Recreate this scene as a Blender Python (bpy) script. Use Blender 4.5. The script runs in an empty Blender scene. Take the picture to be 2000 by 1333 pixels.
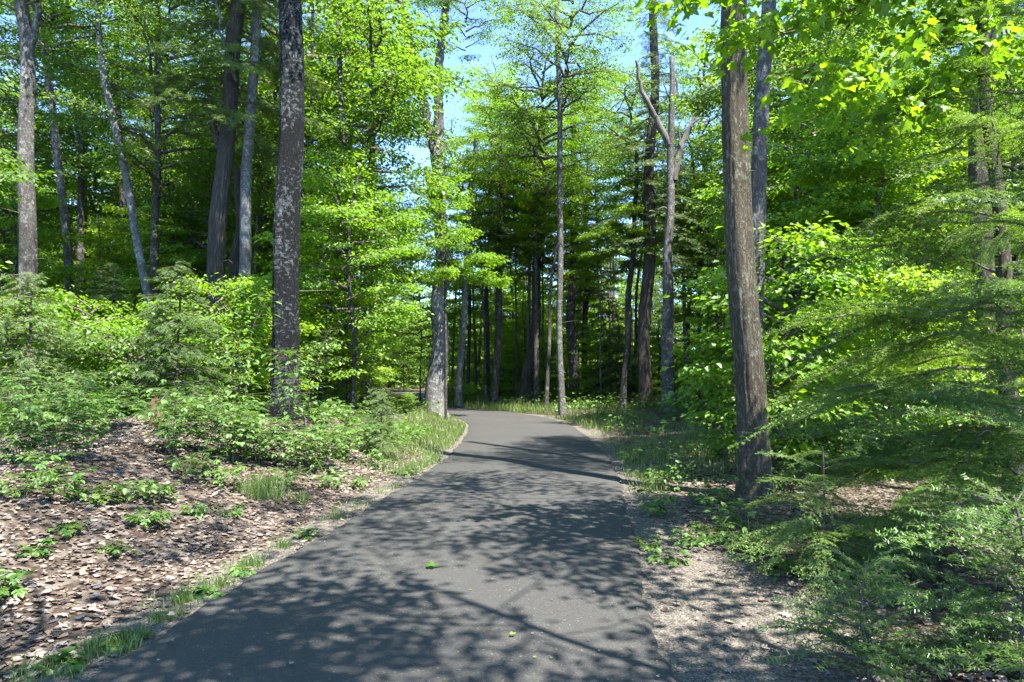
import bpy, math, random
import numpy as np
from mathutils import Vector, Matrix

random.seed(7)
RNG = np.random.default_rng(7)
scene = bpy.context.scene
col = scene.collection

# ------------------------------------------------------------------ camera, sky, sun, exposure
FPX = 1333.0
EYE = 1.6
PITCH = math.atan(60 / FPX)
cam_d = bpy.data.cameras.new('camera')
cam = bpy.data.objects.new('camera', cam_d)
col.objects.link(cam)
cam.location = (0, 0, EYE)
cam.rotation_euler = (math.pi / 2 + PITCH, 0, 0)
cam_d.sensor_width = 36
cam_d.lens = 36 * FPX / 2000
cam_d.clip_start = 0.05
cam_d.clip_end = 2000
scene.camera = cam

SUN_DIR = Vector((0.30, -0.34, 0.89)).normalized()      # towards the sun
sun_el = math.asin(SUN_DIR.z)
sun_az = math.atan2(SUN_DIR.x, SUN_DIR.y)
world = bpy.data.worlds.new('World')
scene.world = world
world.use_nodes = True
wn = world.node_tree.nodes
bg = wn['Background']
sky = wn.new('ShaderNodeTexSky')
sky.sky_type = 'NISHITA'
sky.sun_disc = False
sky.sun_elevation = sun_el
sky.sun_rotation = sun_az
sky.air_density = 0.42
sky.dust_density = 0.0
sky.ozone_density = 5.0
world.node_tree.links.new(sky.outputs[0], bg.inputs[0])
bg.inputs[1].default_value = 0.15
sun_d = bpy.data.lights.new('sun', 'SUN')
sun_d.energy = 3.45
sun_d.angle = math.radians(0.53)
sun_d.color = (1.0, 0.95, 0.86)
sun = bpy.data.objects.new('sun', sun_d)
col.objects.link(sun)
sun.rotation_euler = SUN_DIR.to_track_quat('Z', 'Y').to_euler()
sun.location = SUN_DIR * 60
vs = scene.view_settings
vs.view_transform = 'Standard'
vs.look = 'None'
vs.gamma = 1
vs.use_curve_mapping = False
vs.exposure = 2.95
scene.render.engine = 'CYCLES'
cy = scene.cycles
cy.use_denoising = True
cy.denoiser = 'OPENIMAGEDENOISE'
cy.denoising_input_passes = 'RGB_ALBEDO_NORMAL'
cy.max_bounces = 12
cy.diffuse_bounces = 8
cy.glossy_bounces = 2
cy.transmission_bounces = 5
cy.sample_clamp_indirect = 6
cy.use_adaptive_sampling = False


def at(px, py, d):
    """world point seen at photo pixel px, py on the plane Y = d"""
    u = (px - 1000) / FPX
    v = (666.5 - py) / FPX
    c, s = math.cos(PITCH), math.sin(PITCH)
    k = d / (c - v * s)
    return np.array([u * k, d, EYE + (s + v * c) * k])


# ------------------------------------------------------------------ terrain
ROAD_PTS = [(-0.75, -30), (-0.75, -3), (-0.68, 3.5), (-0.34, 6.5), (-0.06, 9), (0.25, 12), (0.34, 15), (0.33, 18), (0.15, 21),
            (-0.5, 24), (-2.0, 27), (-4.4, 29.6), (-6.4, 33), (-6.9, 38), (-6.3, 43), (-6.3, 48), (-8.0, 53), (-12, 58), (-20, 63), (-34, 67)]


def catmull(P, n):
    P = np.array(P, float)
    Q = np.vstack([2 * P[0] - P[1], P, 2 * P[-1] - P[-2]])
    out = []
    for i in range(1, len(Q) - 2):
        p0, p1, p2, p3 = Q[i - 1], Q[i], Q[i + 1], Q[i + 2]
        for t in np.linspace(0, 1, n, endpoint=False):
            out.append(0.5 * ((2 * p1) + (-p0 + p2) * t + (2 * p0 - 5 * p1 + 4 * p2 - p3) * t * t + (-p0 + 3 * p1 - 3 * p2 + p3) * t ** 3))
    out.append(Q[-2])
    return np.array(out)


ROAD = catmull(ROAD_PTS, 14)
RT = np.gradient(ROAD, axis=0)
RT /= np.linalg.norm(RT, axis=1)[:, None]
HALF = 1.52


def road_offset(x, y):
    """signed distance to the centre line (negative on the left)"""
    x = np.atleast_1d(np.asarray(x, float)).ravel()
    y = np.atleast_1d(np.asarray(y, float)).ravel()
    out = np.empty(len(x))
    for a in range(0, len(x), 20000):
        dx = x[a:a + 20000, None] - ROAD[None, :, 0]
        dy = y[a:a + 20000, None] - ROAD[None, :, 1]
        dd = dx * dx + dy * dy
        j = dd.argmin(1)
        r = np.arange(len(j))
        cr = RT[j, 0] * dy[r, j] - RT[j, 1] * dx[r, j]
        out[a:a + 20000] = np.sqrt(dd[r, j]) * np.where(cr > 0, -1, 1)
    return out


def sstep(t):
    t = np.clip(t, 0, 1)
    return t * t * (3 - 2 * t)


def lump(x, y):
    return (np.sin(x * 1.1 + 1.3 * np.sin(y * .7)) * np.cos(y * 0.9 + .8 * np.sin(x * .6)) * .5 + np.sin(x * .37 - y * .29) * .5
            + .25 * np.sin(x * 2.7 + y * 1.9) * np.sin(y * 3.1 - x * .8))


def ground_z(x, y):
    x = np.atleast_1d(np.asarray(x, float)).ravel()
    y = np.atleast_1d(np.asarray(y, float)).ravel()
    s = road_offset(x, y)
    left = sstep((-s - 1.95) / 2.7) * (0.10 + 0.56 * sstep((20 - y) / 7))
    far = sstep((np.abs(s) - 6) / 12)
    left = np.where(s < 0, left, 0) + np.where(s < 0, far * 0.25, 0)
    right = np.where(s > 0, sstep((s - 1.8) / 3.0) * 0.12, 0)
    rough = sstep((np.abs(s) - 2.0) / 3.0) * 0.07 * lump(x, y)
    d = np.hypot(x, y)
    verge = .30 * np.exp(-(((x + 3.3) / 1.1) ** 2 + ((y - 23.2) / 2.2) ** 2)) * sstep((np.abs(s) - 1.7) / .8)
    mound = 0.22 * np.exp(-(((x + 5.9) / 1.0) ** 2 + ((y - 10.6) / 0.9) ** 2))
    return left + right + rough + mound + verge


def gz(x, y):
    return float(ground_z(x, y)[0])


# ------------------------------------------------------------------ mesh builder
class MB:
    def __init__(self):
        self.v, self.f, self.m, self.t, self.b, self.sm = [], [], [], [], [], []
        self.n = 0

    def add(self, V, F, mat=0, tint=None, smooth=False, bk=None):
        V = np.asarray(V, np.float32).reshape(-1, 3)
        F = np.asarray(F, np.int64)
        if not len(V) or not len(F):
            return
        self.v.append(V)
        self.f.append(F + self.n)
        self.m.append(np.full(len(F), mat, np.int32))
        self.t.append(np.broadcast_to(np.asarray(0.5 if tint is None else tint, np.float32), (len(F),)))
        self.sm.append(np.full(len(F), smooth, bool))
        self.b.append(V if bk is None else np.asarray(bk, np.float32))
        self.n += len(V)

    def mesh(self, name, mats):
        me = bpy.data.meshes.new(name)
        V = np.concatenate(self.v)
        li = np.concatenate([f.ravel() for f in self.f])
        lt = np.concatenate([np.full(len(f), f.shape[1], np.int64) for f in self.f])
        ls = np.concatenate([[0], np.cumsum(lt)[:-1]])
        me.vertices.add(len(V))
        me.vertices.foreach_set('co', V.ravel())
        me.loops.add(len(li))
        me.loops.foreach_set('vertex_index', li.astype(np.int32))
        me.polygons.add(len(lt))
        me.polygons.foreach_set('loop_start', ls.astype(np.int32))
        me.polygons.foreach_set('material_index', np.concatenate(self.m))
        me.polygons.foreach_set('use_smooth', np.concatenate(self.sm))
        a = me.attributes.new('tint', 'FLOAT', 'FACE')
        a.data.foreach_set('value', np.concatenate(self.t).astype(np.float32))
        a = me.attributes.new('bk', 'FLOAT_VECTOR', 'POINT')
        a.data.foreach_set('vector', np.concatenate(self.b).astype(np.float32).ravel())
        for m in mats:
            me.materials.append(m)
        me.update(calc_edges=True)
        me.validate()
        return me


def norm(a):
    return a / np.maximum(np.linalg.norm(a, axis=-1, keepdims=True), 1e-9)


def frames(P):
    T = norm(np.gradient(P, axis=0))
    ref = np.array([0.0, 1.0, 0.0]) if abs(T[0][1]) < .8 else np.array([1.0, 0, 0])
    X = norm(np.cross(np.broadcast_to(ref, T.shape), T))
    Y = np.cross(T, X)
    return T, X, Y


def tube(mb, P, R, k=8, mat=0, tint=None, disp=None, cap=True):
    P = np.asarray(P, float)
    n = len(P)
    R = np.broadcast_to(np.asarray(R, float), (n,))
    T, X, Y = frames(P)
    th = np.linspace(0, 2 * np.pi, k, endpoint=False)
    s = np.concatenate([[0], np.cumsum(np.linalg.norm(np.diff(P, axis=0), axis=1))])
    rr = np.repeat(R[:, None], k, 1)
    if disp is not None:
        rr = rr * disp(th[None, :], s[:, None], R[:, None])
    V = P[:, None, :] + rr[..., None] * (np.cos(th)[None, :, None] * X[:, None, :] + np.sin(th)[None, :, None] * Y[:, None, :])
    r0 = max(R.max() * .8, .01)
    bk = np.stack([np.broadcast_to(np.cos(th) * r0, (n, k)), np.broadcast_to(np.sin(th) * r0, (n, k)), np.broadcast_to(s[:, None], (n, k))], -1)
    i = np.arange(n - 1)[:, None] * k
    j = np.arange(k)[None, :]
    j2 = (j + 1) % k
    F = np.stack([i + j, i + j2, i + k + j2, i + k + j], -1).reshape(-1, 4)
    mb.add(V.reshape(-1, 3), F, mat, tint, True, bk.reshape(-1, 3))
    if cap:
        mb.add(V[-1], np.arange(k)[None, :], mat, tint, False, bk[-1])


def twigs(mb, A, B, ra, rb, mat=1):
    """many straight three-sided twigs"""
    A, B = np.asarray(A, float), np.asarray(B, float)
    n = len(A)
    if not n:
        return
    T = norm(B - A)
    ref = np.where(np.abs(T[:, 2:3]) < .9, np.array([[0, 0, 1.0]]), np.array([[1.0, 0, 0]]))
    X = norm(np.cross(T, ref))
    Y = np.cross(T, X)
    ra = np.broadcast_to(ra, (n,))
    rb = np.broadcast_to(rb, (n,))
    V = []
    for q in range(3):
        a = q * 2.0944
        d = math.cos(a) * X + math.sin(a) * Y
        V.append(A + ra[:, None] * d)
    for q in range(3):
        a = q * 2.0944
        d = math.cos(a) * X + math.sin(a) * Y
        V.append(B + rb[:, None] * d)
    V = np.stack(V, 1)
    tpl = np.array([[0, 1, 4, 3], [1, 2, 5, 4], [2, 0, 3, 5]])
    F = (np.arange(n)[:, None, None] * 6 + tpl[None]).reshape(-1, 4)
    mb.add(V.reshape(-1, 3), F, mat, .5, True)


# leaf templates: x = across, y = along, z = up
TPL_DIAMOND = (np.array([[0, 0, 0], [.36, .48, .07], [0, 1, -.1], [-.36, .48, .07]]), np.array([[0, 1, 2, 3]]))
_r = 1.0
TPL_OVAL = (np.array([[0, 0, 0], [.22, .2, .05], [.3, .5, .05], [.16, .8, 0], [0, 1, -.08], [-.16, .8, 0], [-.3, .5, .05], [-.22, .2, .05], [0, .5, -.02]]),
            np.array([[8, 0, 1], [8, 1, 2], [8, 2, 3], [8, 3, 4], [8, 4, 5], [8, 5, 6], [8, 6, 7], [8, 7, 0]]))
_mp = [(0, 0), (.22, -.02), (.36, .1), (.26, .2), (.56, .42), (.38, .44), (.34, .54), (.2, .52), (.14, .74), (0, 1.0)]
_full = _mp + [(-a, b) for a, b in _mp[-2:0:-1]]
_mv = np.array([(a, b, .06 * abs(a) * 2 - .12 * b * b) for a, b in _full] + [(0, .3, -.02)])
TPL_MAPLE = (_mv, np.array([[len(_full), i, (i + 1) % len(_full)] for i in range(len(_full))]))
# hemlock spray: an axis with side sprigs
_sv, _sf = [], []
for _y0, _dx, _dy, _w in [(0, 0, 1, .035), (.08, .32, .32, .045), (.2, -.32, .32, .045), (.42, .24, .28, .042), (.55, -.22, .26, .04)]:
    _b = len(_sv)
    _l = math.hypot(_dx, _dy)
    _nx, _ny = -_dy / _l * _w, _dx / _l * _w
    _sv += [(0, _y0, 0), (_dx * .5 - _nx, _y0 + _dy * .5 - _ny, 0), (_dx, _y0 + _dy, -.06), (_dx * .5 + _nx, _y0 + _dy * .5 + _ny, 0)]
    _sf.append([_b, _b + 1, _b + 2, _b + 3])
TPL_SPRAY = (np.array(_sv), np.array(_sf))


def leaves(mb, P, N, D, S, tpl, mat=0, tint=None):
    P = np.asarray(P, float)
    n = len(P)
    if not n:
        return
    D = norm(D)
    X = norm(np.cross(D, N))
    Nn = np.cross(X, D)
    tv, tf = tpl
    S = np.broadcast_to(S, (n,))
    V = P[:, None] + S[:, None, None] * (tv[None, :, 0:1] * X[:, None] + tv[None, :, 1:2] * D[:, None] + tv[None, :, 2:3] * Nn[:, None])
    F = (np.arange(n)[:, None, None] * len(tv) + tf[None]).reshape(-1, tf.shape[1])
    if tint is None:
        tint = RNG.random(n)
    mb.add(V.reshape(-1, 3), F, mat, np.repeat(tint, len(tf)), False)


# ------------------------------------------------------------------ materials
def new_mat(name):
    m = bpy.data.materials.new(name)
    m.use_nodes = True
    nt = m.node_tree
    nt.nodes.clear()
    out = nt.nodes.new('ShaderNodeOutputMaterial')
    return m, nt, out


def N(nt, t, **kw):
    n = nt.nodes.new(t)
    for k, v in kw.items():
        setattr(n, k, v)
    return n


def ramp(nt, fac, stops, interp='LINEAR'):
    r = nt.nodes.new('ShaderNodeValToRGB')
    r.color_ramp.interpolation = interp
    e = r.color_ramp.elements
    while len(e) < len(stops):
        e.new(.5)
    for el, (p, c) in zip(e, stops):
        el.position = p
        el.color = (*c, 1) if len(c) == 3 else c
    nt.links.new(fac, r.inputs[0])
    return r.outputs[0]


def mixc(nt, fac, a, b, mode='MIX'):
    n = N(nt, 'ShaderNodeMix', data_type='RGBA', blend_type=mode)
    if isinstance(fac, (int, float)):
        n.inputs[0].default_value = fac
    else:
        nt.links.new(fac, n.inputs[0])
    for sock, v in ((n.inputs[6], a), (n.inputs[7], b)):
        if isinstance(v, tuple):
            sock.default_value = (*v, 1)
        else:
            nt.links.new(v, sock)
    return n.outputs[2]


def math_n(nt, op, a, b=None, clamp=False):
    n = N(nt, 'ShaderNodeMath', operation=op, use_clamp=clamp)
    for i, v in enumerate((a, b)):
        if v is None:
            continue
        if isinstance(v, (int, float)):
            n.inputs[i].default_value = v
        else:
            nt.links.new(v, n.inputs[i])
    return n.outputs[0]


def noise(nt, vec, scale, detail=4, rough=.55, dist=0):
    n = N(nt, 'ShaderNodeTexNoise')
    n.inputs['Scale'].default_value = scale
    n.inputs['Detail'].default_value = detail
    n.inputs['Roughness'].default_value = rough
    n.inputs['Distortion'].default_value = dist
    nt.links.new(vec, n.inputs['Vector'])
    return n.outputs[0]


def leaf_mat(name, cols, trans_gain=1.5, trans=.45, gloss=.035, rough=.5, obj_var=.42):
    """cols: ramp of reflect colours over the per-leaf tint; light passes through the blade"""
    m, nt, out = new_mat(name)
    at_ = N(nt, 'ShaderNodeAttribute', attribute_name='tint')
    oi = N(nt, 'ShaderNodeObjectInfo')
    f = math_n(nt, 'ADD', math_n(nt, 'MULTIPLY', at_.outputs['Fac'], 1 - obj_var), math_n(nt, 'MULTIPLY', oi.outputs['Random'], obj_var))
    c = ramp(nt, f, [(i / (len(cols) - 1), x) for i, x in enumerate(cols)])
    tc = N(nt, 'ShaderNodeMix', data_type='RGBA', blend_type='MULTIPLY')
    tc.inputs[0].default_value = 1
    nt.links.new(c, tc.inputs[6])
    tc.inputs[7].default_value = (trans_gain * 1.08, trans_gain, trans_gain * .45, 1)
    d = N(nt, 'ShaderNodeBsdfDiffuse')
    nt.links.new(c, d.inputs[0])
    t = N(nt, 'ShaderNodeBsdfTranslucent')
    nt.links.new(tc.outputs[2], t.inputs[0])
    mx = N(nt, 'ShaderNodeMixShader')
    mx.inputs[0].default_value = trans
    nt.links.new(d.outputs[0], mx.inputs[1])
    nt.links.new(t.outputs[0], mx.inputs[2])
    g = N(nt, 'ShaderNodeBsdfGlossy')
    g.inputs['Roughness'].default_value = rough
    g.inputs['Color'].default_value = (.9, .95, .9, 1)
    m2 = N(nt, 'ShaderNodeMixShader')
    m2.inputs[0].default_value = gloss
    nt.links.new(mx.outputs[0], m2.inputs[1])
    nt.links.new(g.outputs[0], m2.inputs[2])
    nt.links.new(m2.outputs[0], out.inputs[0])
    return m


def bark_mat(name, dark, light, lichen=None, lich_amt=.5, f=9, stretch=.16, bump=.8, dist=.6, lsc=8):
    m, nt, out = new_mat(name)
    a = N(nt, 'ShaderNodeAttribute', attribute_name='bk')
    oi = N(nt, 'ShaderNodeObjectInfo')
    off = N(nt, 'ShaderNodeVectorMath', operation='ADD')
    nt.links.new(a.outputs['Vector'], off.inputs[0])
    cmb = N(nt, 'ShaderNodeCombineXYZ')
    nt.links.new(math_n(nt, 'MULTIPLY', oi.outputs['Random'], 37.0), cmb.inputs[2])
    nt.links.new(cmb.outputs[0], off.inputs[1])
    mp = N(nt, 'ShaderNodeMapping')
    mp.inputs['Scale'].default_value = (1, 1, stretch)
    nt.links.new(off.outputs[0], mp.inputs[0])
    n1 = noise(nt, mp.outputs[0], f, 6, .65, dist)
    n2 = noise(nt, mp.outputs[0], f * 3.1, 5, .6, .3)
    big = noise(nt, off.outputs[0], 1.3, 4, .6)
    ridge = math_n(nt, 'MULTIPLY', math_n(nt, 'ABSOLUTE', math_n(nt, 'SUBTRACT', n1, .5)), 5.0, True)
    fac = math_n(nt, 'ADD', math_n(nt, 'MULTIPLY', ridge, .65), math_n(nt, 'MULTIPLY', n2, .45), True)
    mid = tuple((x + y) * .5 for x, y in zip(dark, light))
    c = ramp(nt, fac, [(.12, tuple(x * .55 for x in dark)), (.4, dark), (.66, mid), (.95, light)])
    c = mixc(nt, .55, c, ramp(nt, big, [(.3, (.55, .5, .46)), (.7, (1.25, 1.25, 1.25))]), 'MULTIPLY')
    if lichen:
        sp = noise(nt, off.outputs[0], lsc, 6, .72, .4)
        sp2 = noise(nt, off.outputs[0], 1.1, 2, .5)
        lf = math_n(nt, 'ADD', math_n(nt, 'MULTIPLY', sp, .7), math_n(nt, 'MULTIPLY', sp2, .3))
        t0 = .70 - .32 * lich_amt
        msk = ramp(nt, lf, [(t0, (0, 0, 0)), (t0 + .05, (1, 1, 1))])
        msk = math_n(nt, 'MULTIPLY', msk, math_n(nt, 'ADD', math_n(nt, 'MULTIPLY', fac, .8), .15, True))
        c = mixc(nt, msk, c, lichen)
    p = N(nt, 'ShaderNodeBsdfPrincipled')
    p.inputs['Roughness'].default_value = .9
    p.inputs['Specular IOR Level'].default_value = .2
    nt.links.new(c, p.inputs['Base Color'])
    b = N(nt, 'ShaderNodeBump')
    b.inputs['Strength'].default_value = bump
    b.inputs['Distance'].default_value = .05
    nt.links.new(fac, b.inputs['Height'])
    nt.links.new(b.outputs[0], p.inputs['Normal'])
    nt.links.new(p.outputs[0], out.inputs[0])
    return m


def plain_mat(name, c, rough=.85, var=.4):
    m, nt, out = new_mat(name)
    a = N(nt, 'ShaderNodeAttribute', attribute_name='bk')
    n = noise(nt, a.outputs['Vector'], 12, 4)
    cc = ramp(nt, n, [(.3, tuple(x * (1 - var) for x in c)), (.7, tuple(min(1, x * (1 + var)) for x in c))])
    p = N(nt, 'ShaderNodeBsdfPrincipled')
    p.inputs['Roughness'].default_value = rough
    p.inputs['Specular IOR Level'].default_value = .25
    nt.links.new(cc, p.inputs['Base Color'])
    nt.links.new(p.outputs[0], out.inputs[0])
    return m


M = {}
M['maple'] = leaf_mat('maple leaf', [(.046, .112, .005), (.080, .168, .006), (.128, .222, .008), (.190, .268, .010)], 2.6, .52)
M['beech'] = leaf_mat('beech leaf', [(.055, .125, .006), (.092, .182, .008), (.140, .234, .010), (.198, .276, .014)], 2.6, .52)
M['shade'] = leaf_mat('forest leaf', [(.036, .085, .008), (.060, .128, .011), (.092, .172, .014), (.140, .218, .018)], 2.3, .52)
M['herb'] = leaf_mat('herb leaf', [(.030, .085, .012), (.050, .125, .016), (.075, .160, .020), (.110, .195, .028)], 1.6, .42)
M['hemlock'] = leaf_mat('hemlock needle', [(.036, .082, .016), (.06, .115, .020), (.09, .150, .026), (.13, .19, .038)], 1.5, .34, .04, .5)
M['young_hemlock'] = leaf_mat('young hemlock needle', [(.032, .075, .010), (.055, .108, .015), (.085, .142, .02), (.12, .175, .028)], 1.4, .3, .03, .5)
M['fir'] = leaf_mat('fir needle', [(.034, .095, .018), (.058, .14, .022), (.092, .19, .030), (.15, .25, .046)], 1.5, .32, .05, .42)
M['grass'] = leaf_mat('grass blade', [(.05, .10, .018), (.085, .15, .026), (.13, .2, .038), (.24, .25, .09)], 1.3, .4, .05)
M['litter'] = leaf_mat('dry leaf', [(.070, .045, .034), (.122, .086, .068), (.172, .133, .110), (.212, .176, .150), (.24, .214, .19)], .9, .12, .03, .6, .15)
M['bark_black'] = bark_mat('dark maple bark', (.007, .0085, .009), (.032, .038, .039), (.19, .215, .205), .56, 26, .2, 1.0, lsc=15)
M['bark_brown'] = bark_mat('furrowed brown bark', (.095, .082, .055), (.27, .24, .17), (.25, .27, .20), .45, 30, .2, 1.0)
M['bark_grey'] = bark_mat('pale grey bark', (.095, .09, .083), (.27, .262, .25), (.34, .345, .32), .55, 24, .28, .8)
M['bark_silver'] = bark_mat('silver grey bark', (.12, .118, .114), (.29, .29, .285), (.36, .37, .36), .6, 16, .7, .5)
M['bark_cedar'] = bark_mat('shredded cedar bark', (.068, .059, .05), (.205, .18, .156), None, 0, 26, .07, 1.0)
M['bark_far'] = bark_mat('forest bark', (.052, .048, .043), (.19, .18, .165), (.27, .275, .25), .5, 22, .25, .7)
M['twig'] = plain_mat('twig bark', (.085, .07, .055))
M['deadwood'] = bark_mat('weathered dead wood', (.13, .118, .106), (.32, .30, .28), (.36, .345, .33), .2, 13, .07, .8)
M['rotten'] = plain_mat('red rotten wood', (.13, .065, .04))
M['green_stem'] = plain_mat('green stem', (.10, .13, .045))


def asphalt_mat():
    m, nt, out = new_mat('asphalt')
    tc = N(nt, 'ShaderNodeTexCoord')
    v = tc.outputs['Object']
    fine = noise(nt, v, 95, 3, .7)
    mid = noise(nt, v, 22, 4, .6)
    big = noise(nt, v, .7, 4, .55)
    vo = N(nt, 'ShaderNodeTexVoronoi')
    vo.inputs['Scale'].default_value = 120
    nt.links.new(v, vo.inputs['Vector'])
    c = ramp(nt, fine, [(.25, (.0205, .0200, .0193)), (.5, (.0385, .0376, .0362)), (.78, (.075, .073, .070))])
    c = mixc(nt, .7, c, ramp(nt, big, [(.3, (.82, .82, .82)), (.7, (1.12, 1.1, 1.08))]), 'MULTIPLY')
    c = mixc(nt, .5, c, ramp(nt, mid, [(.3, (.8, .8, .8)), (.7, (1.15, 1.15, 1.15))]), 'MULTIPLY')
    chip = ramp(nt, vo.outputs['Color'], [(.90, (0, 0, 0)), (.94, (1, 1, 1))])
    c = mixc(nt, chip, c, (.13, .125, .12))
    p = N(nt, 'ShaderNodeBsdfPrincipled')
    p.inputs['Roughness'].default_value = .78
    p.inputs['Specular IOR Level'].default_value = .35
    nt.links.new(c, p.inputs['Base Color'])
    b = N(nt, 'ShaderNodeBump')
    b.inputs['Strength'].default_value = .6
    b.inputs['Distance'].default_value = .006
    nt.links.new(math_n(nt, 'ADD', vo.outputs['Distance'], fine), b.inputs['Height'])
    nt.links.new(b.outputs[0], p.inputs['Normal'])
    nt.links.new(p.outputs[0], out.inputs[0])
    return m


def ground_mat():
    m, nt, out = new_mat('forest floor')
    tc = N(nt, 'ShaderNodeTexCoord')
    v = tc.outputs['Object']
    ga = N(nt, 'ShaderNodeAttribute', attribute_name='gravel')
    vo = N(nt, 'ShaderNodeTexVoronoi')
    vo.inputs['Scale'].default_value = 16
    wob = N(nt, 'ShaderNodeVectorMath', operation='ADD')
    nz = N(nt, 'ShaderNodeTexNoise')
    nz.inputs['Scale'].default_value = 9
    nt.links.new(v, nz.inputs['Vector'])
    sc = N(nt, 'ShaderNodeVectorMath', operation='SCALE')
    sc.inputs['Scale'].default_value = .12
    nt.links.new(nz.outputs['Color'], sc.inputs[0])
    nt.links.new(v, wob.inputs[0])
    nt.links.new(sc.outputs[0], wob.inputs[1])
    nt.links.new(wob.outputs[0], vo.inputs['Vector'])
    sep = N(nt, 'ShaderNodeSeparateColor')
    nt.links.new(vo.outputs['Color'], sep.inputs[0])
    lit = ramp(nt, sep.outputs[0], [(0, (.036, .025, .018)), (.35, (.065, .048, .036)), (.7, (.10, .08, .064)), (1, (.14, .124, .11))])
    n1 = noise(nt, v, 3, 5, .6)
    lit = mixc(nt, .7, lit, ramp(nt, n1, [(.3, (.6, .57, .55)), (.7, (1.15, 1.15, 1.15))]), 'MULTIPLY')
    g1 = noise(nt, v, 70, 3, .7)
    vg = N(nt, 'ShaderNodeTexVoronoi')
    vg.inputs['Scale'].default_value = 75
    nt.links.new(v, vg.inputs['Vector'])
    sg = N(nt, 'ShaderNodeSeparateColor')
    nt.links.new(vg.outputs['Color'], sg.inputs[0])
    gr = ramp(nt, sg.outputs[1], [(0, (.055, .046, .037)), (.5, (.105, .092, .076)), (1, (.18, .164, .142))])
    gr = mixc(nt, .6, gr, ramp(nt, g1, [(.3, (.65, .65, .65)), (.7, (1.2, 1.2, 1.2))]), 'MULTIPLY')
    wn_ = noise(nt, v, 5, 4, .6)
    gf = math_n(nt, 'ADD', ga.outputs['Fac'], math_n(nt, 'MULTIPLY', math_n(nt, 'SUBTRACT', wn_, .5), 1.2))
    gm = ramp(nt, gf, [(.42, (0, 0, 0)), (.58, (1, 1, 1))])
    c = mixc(nt, gm, lit, gr)
    p = N(nt, 'ShaderNodeBsdfPrincipled')
    p.inputs['Roughness'].default_value = .95
    p.inputs['Specular IOR Level'].default_value = .15
    nt.links.new(c, p.inputs['Base Color'])
    b = N(nt, 'ShaderNodeBump')
    b.inputs['Strength'].default_value = .8
    b.inputs['Distance'].default_value = .03
    hh = math_n(nt, 'ADD', math_n(nt, 'MULTIPLY', vo.outputs['Distance'], .6), math_n(nt, 'MULTIPLY', vg.outputs['Distance'], .4))
    nt.links.new(hh, b.inputs['Height'])
    nt.links.new(b.outputs[0], p.inputs['Normal'])
    nt.links.new(p.outputs[0], out.inputs[0])
    return m


M['asphalt'] = asphalt_mat()
M['ground'] = ground_mat()
M['stone'] = plain_mat('gravel stone', (.115, .102, .087), .9, .5)


# ------------------------------------------------------------------ object helpers
def link(name, me, parent=None, loc=(0, 0, 0), rot=(0, 0, 0), scl=(1, 1, 1)):
    o = bpy.data.objects.new(name, me)
    col.objects.link(o)
    if parent:
        o.parent = parent
    o.location = loc
    o.rotation_euler = rot
    o.scale = scl if not isinstance(scl, (int, float)) else (scl,) * 3
    return o


def tag(o, label=None, cat=None, group=None, kind=None):
    if label:
        o['label'] = label
    if cat:
        o['category'] = cat
    if group:
        o['group'] = group
    if kind:
        o['kind'] = kind
    return o


def thing(name, label, cat, loc, rz=0, group=None):
    return tag(link(name, None, None, tuple(float(c) for c in loc), (0, 0, rz)), label, cat, group)


# ------------------------------------------------------------------ ground and road
def build_ground():
    def axis(lo, hi, fine_lo, fine_hi, step, grow):
        a = list(np.arange(fine_lo, fine_hi, step))
        s, x = step, fine_hi
        while x < hi:
            a.append(x)
            s *= grow
            x += s
        a.append(hi)
        s, x = step, fine_lo - step
        pre = []
        while x > lo:
            pre.append(x)
            s *= grow
            x -= s
        pre.append(lo)
        return np.array(pre[::-1] + a)
    xs = axis(-420, 420, -8, 7, .15, 1.06)
    ys = axis(-200, 520, 1.5, 17, .15, 1.05)
    X, Y = np.meshgrid(xs, ys)
    z = ground_z(X, Y)
    s = np.abs(road_offset(X, Y))
    so = road_offset(X, Y)
    nx, ny = len(xs), len(ys)
    i = np.arange(ny - 1)[:, None] * nx
    j = np.arange(nx - 1)[None, :]
    F = np.stack([i + j, i + j + 1, i + nx + j + 1, i + nx + j], -1).reshape(-1, 4)
    V = np.stack([X.ravel(), Y.ravel(), z], -1)
    mb = MB()
    mb.add(V, F, 0, None, True)
    me = mb.mesh('ground', [M['ground']])
    w = np.where(so > 0, .6 + .6 * sstep((7.2 - Y.ravel()) / 2.5), .40 - .2 * sstep((Y.ravel() - 12) / 6))
    g = 1 - sstep((s - HALF - w * .6) / (w * .8))
    g = np.maximum(g, 1.1 * np.exp(-(((X.ravel() + 5.6) / .75) ** 2 + ((Y.ravel() - 10.2) / .8) ** 2)))
    a = me.attributes.new('gravel', 'FLOAT', 'POINT')
    a.data.foreach_set('value', g.astype(np.float32))
    o = link('ground', me)
    tag(o, 'brown leaf covered forest floor rising to a low bank beside the road', None, None, 'structure')
    return o


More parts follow.
